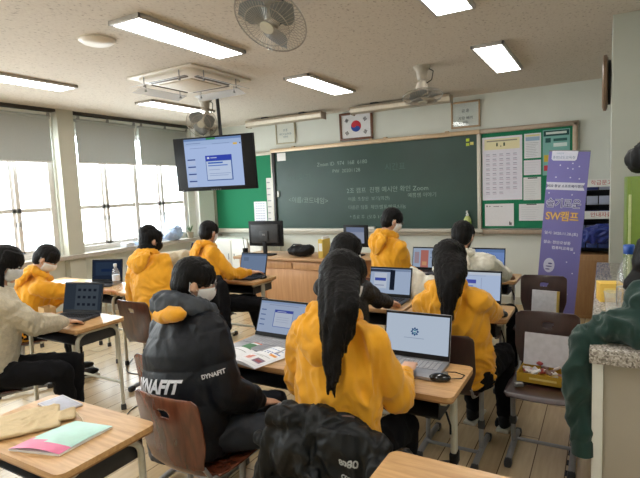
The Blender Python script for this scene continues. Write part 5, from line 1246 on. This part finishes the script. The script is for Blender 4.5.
# 11 cream sleeve behind
p11, J11 = person('student in cream reaching an arm out behind the neck warmer', (-4.85, 4.25, 1.12), (-4.85, 4.2, .5), 50, 60, 15, 0, wr=(-4.12, 4.38, 1.0), wl=(-4.4, 4.45, .80), arms_pole={1: (0, -.3, -1)}, outfit='fleece', top=M_fleece, hair='bob', hood=False, vox=.012, seed=11)

# neck warmer
mb = MB(); c_ = J3['C'] - J3['off'] + V((0, 0, .03)); 
for k in range(4): mb.tube([c_ + V((0, 0, .012 + k * .022)) + J3['rs'] * math.cos(2 * PI * i / 20) * (.078 - k * .002) + J3['bk'] * math.sin(2 * PI * i / 20) * (.082 - k * .002) for i in range(20)], .018, 8, loop=True)
put('neck_warmer', remesh(mb, .007, 3), M_black, p3)
# jacket lettering
d = J4; cpt = d['P'] + d['sp'] * .235 + d['rs'] * .015
wrap_text('DYNAFIT', .08, d['cloth'], boy4, d['off'], cpt - d['rs'] * .02, d['rs'], d['sp'], -d['bk'], flat((206, 206, 212)), bold=.0035, sx=.98, shear=.25, lift=.006)
cpt = d['S'][1].lerp(d['E'][1], .62)
tan = (d['E'][1] - d['S'][1]).normalized(); outv = (rgt * -.05 - fwd).normalized()
wrap_text('DYNAFIT', .026, d['cloth'], boy4, d['off'], cpt, tan.cross(outv) * -1 if (tan.cross(outv) * -1).dot(V((1, 0, 0))) > 0 else tan.cross(outv), -tan, -fwd, flat((196, 196, 200)), bold=.001, lift=.005)
# yellow hood showing inside the padded hood, and his hem
mb = MB(); mb.ell(d['C'] - d['bk'] * .135 + d['sp'] * .012 - d['off'] + d['rs'] * .05, (.12, .045, .04), Matrix((d['rs'], d['bk'], d['sp'])).transposed()); put('inner_hood', remesh(mb, .008, 3, folds(.01, 12, 2)), M_yellow, boy4)

d = J4; mb = MB(); q = d['P'] + d['rs'] * .155 + d['f'] * .06 - d['off']; mb.ell(q + V((0, 0, -.03)), (.065, .08, .085), Matrix.Rotation(R(-20), 3, 'Z')); put('hoodie_hem', remesh(mb, .008, 2), M_yellow, boy4)
# ---------------------------------------------------------------- draped garments
def drape(name, label, cat, build, mat, vox=.01, fold=.016, sc=9, seed=0):
    mb = MB(); build(mb); me = remesh(mb, vox, 4, folds(fold, sc, seed, (1, 1, .45)))
    c = V((0, 0, 0)); zmin = min(v.co.z for v in me.vertices); n = len(me.vertices); 
    for v in me.vertices: c += v.co
    c /= n; off = V((c.x, c.y, zmin)); root = tag(empty(name, off), label, cat); return put('cloth', me, mat, root, off), root, off
# black jacket over the girl's chair
M_shell = plain('black_shell', s2l((13, 15, 17)), .5, spec=.3, var=.2, scale=12, bump=.25, bscale=50)
def b_(mb):
    x0, y0 = -.87, 1.535
    A_ = lambda x, y, z: V((x0 + x * 1.2, y0 + y, z - .05 - .16 * x - (.02 if x < -.15 else 0)))
    mb.loft([(A_(0, -.055, .22), .24, .03), (A_(0, -.06, .4), .235, .034), (A_(0, -.055, .62), .22, .036), (A_(0, -.045, .78), .20, .038), (A_(0, -.03, .835), .175, .035)], V((1, 0, 0)), 30)
    mb.loft([(A_(-.17, -.02, .84), .05, .04), (A_(-.05, -.0, .845), .05, .038), (A_(.1, -.0, .84), .05, .035), (A_(.19, -.02, .81), .04, .035)], V((0, 1, 0)), 20)
    for s in (-1, 1):       # sleeves hanging at the sides
        mb.caps(A_(s * .18, -.05, .76), A_(s * .235, -.07, .5), .055, .05); mb.caps(A_(s * .235, -.07, .5), A_(s * .24, -.05, .26), .05, .038)
    mb.ell(A_(-.13, -.08, .70), (.12, .04, .1)); mb.ell(A_(-.15, -.06, .82), (.08, .05, .045)); mb.caps(A_(-.24, -.06, .72), A_(-.02, -.1, .66), .03, .03)
    mb.caps(A_(.22, .03, .76), A_(.30, .07, .62), .05, .045); mb.caps(A_(.30, .07, .62), A_(.31, .05, .42), .045, .035)
    mb.loft([(A_(-.0, .03, .56), .18, .02), (A_(0, .03, .8), .17, .02)], V((1, 0, 0)), 20)
jk, jroot, joff = drape('draped_jacket', 'black shell jacket hung over the chair of the girl with waist-long hair', 'jacket', b_, M_shell, .007, .017, 13, 3)
def jt(s, x, z, sz, bold=.0004): wrap_text(s, sz, jk, jroot, joff, V((-.87 + x, 1.49, z - .04)), (1, 0, 0), (0, 0, 1), (0, -1, 0), flat((170, 172, 172)), bold=bold, lift=.008)
jt('8080', .105, .735, .034, .001); jt('coza', .105, .68, .034, .0008); jt('▾', .105, .645, .03)
# green hoodie on the counter
M_dg = plain('dark_green_fleece', s2l((17, 50, 43)), .9, var=.12, scale=14, bump=.2, bscale=400, sheen=.2)
def b_(mb):
    mb.ell((.22, 2.27, 1.07), (.22, .16, .09)); mb.ell((.1, 2.22, 1.06), (.15, .09, .07)); mb.ell((.17, 2.28, 1.16), (.09, .09, .09)); mb.ell((.24, 2.33, 1.13), (.16, .10, .09)); mb.ell((.2, 2.5, 1.05), (.09, .12, .05))
    mb.caps((.02, 2.24, 1.045), (-.055, 2.22, 1.0), .055, .055); mb.caps((-.055, 2.22, 1.0), (-.085, 2.19, .88), .055, .055); mb.caps((-.085, 2.19, .88), (-.07, 2.17, .66), .056, .045); mb.caps((-.07, 2.17, .66), (-.062, 2.16, .60), .044, .036)
gh, groot, goff = drape('green_hoodie', 'dark green hooded sweatshirt spread on the granite top, one sleeve hanging', 'hoodie', b_, M_dg, .008, .024, 10, 6)
mb = MB(); mb.tube([V((-.066, 2.16, .615)) - goff, V((-.062, 2.158, .6)) - goff, V((-.06, 2.157, .545)) - goff, V((-.06, 2.157, .54)) - goff], [.036, .043, .042, .034], 20); mb.build('cuff', M_dg, groot)
def b_(mb):
    mb.ell((.23, 2.36, 1.2), (.15, .09, .13)); mb.ell((.2, 2.36, 1.31), (.095, .08, .12)); mb.ell((.30, 2.38, 1.32), (.12, .09, .12))
drape('black_jacket', 'bundled black jacket lying above the green sweatshirt on the granite top', 'jacket', b_, M_black, .01, .03, 8, 9)
# black coat on the chair of the student in yellow
def b_(mb):
    c = V((-3.16, 3.44, 0)); a = R(-20); rr = V((math.cos(a), math.sin(a), 0)); 
    mb.loft([(c + V((0, 0, .3)), .2, .05), (c + V((0, 0, .55)), .2, .06), (c + V((0, 0, .8)), .19, .06), (c + V((0, 0, .9)), .13, .05)], rr, 26)
    mb.caps(c + rr * .17 + V((0, 0, .82)), c + rr * .22 + V((0, 0, .45)), .05, .045); mb.caps(c - rr * .17 + V((0, 0, .82)), c - rr * .21 + V((0, 0, .45)), .05, .045)
drape('black_coat', 'black coat hung on the chair behind the boy in the padded jacket', 'coat', b_, M_trous, .011, .02, 9, 12)
# cream fleece jacket
def b_(mb):
    c = V((-1.32, 3.83, .02))
    mb.loft([(c + V((0, 0, .45)), .15, .05), (c + V((0, 0, .65)), .17, .06), (c + V((0, 0, .82)), .17, .07), (c + V((0, 0, .9)), .12, .06), (c + V((0.02, 0, .95)), .06, .05)], V((1, 0, 0)), 26)
    mb.caps(c + V((.12, 0, .86)), c + V((.19, -.02, .6)), .06, .05); mb.caps(c + V((-.12, 0, .86)), c + V((-.18, -.02, .6)), .06, .05)
drape('fleece_jacket', 'cream fleece jacket hung on a chair between the two laptops and the yellow hoodies', 'jacket', b_, M_fleecew, .011, .02, 9, 14)
def b_(mb):
    c = V((-.56, 4.6, 0)); mb.ell(c + V((0, 0, .16)), (.17, .15, .16)); mb.ell(c + V((.04, 0, .3)), (.12, .1, .1))
drape('black_backpack', 'black bag on the floor beside the far dark chair', 'bag', b_, M_black, .012, .02, 9, 16)
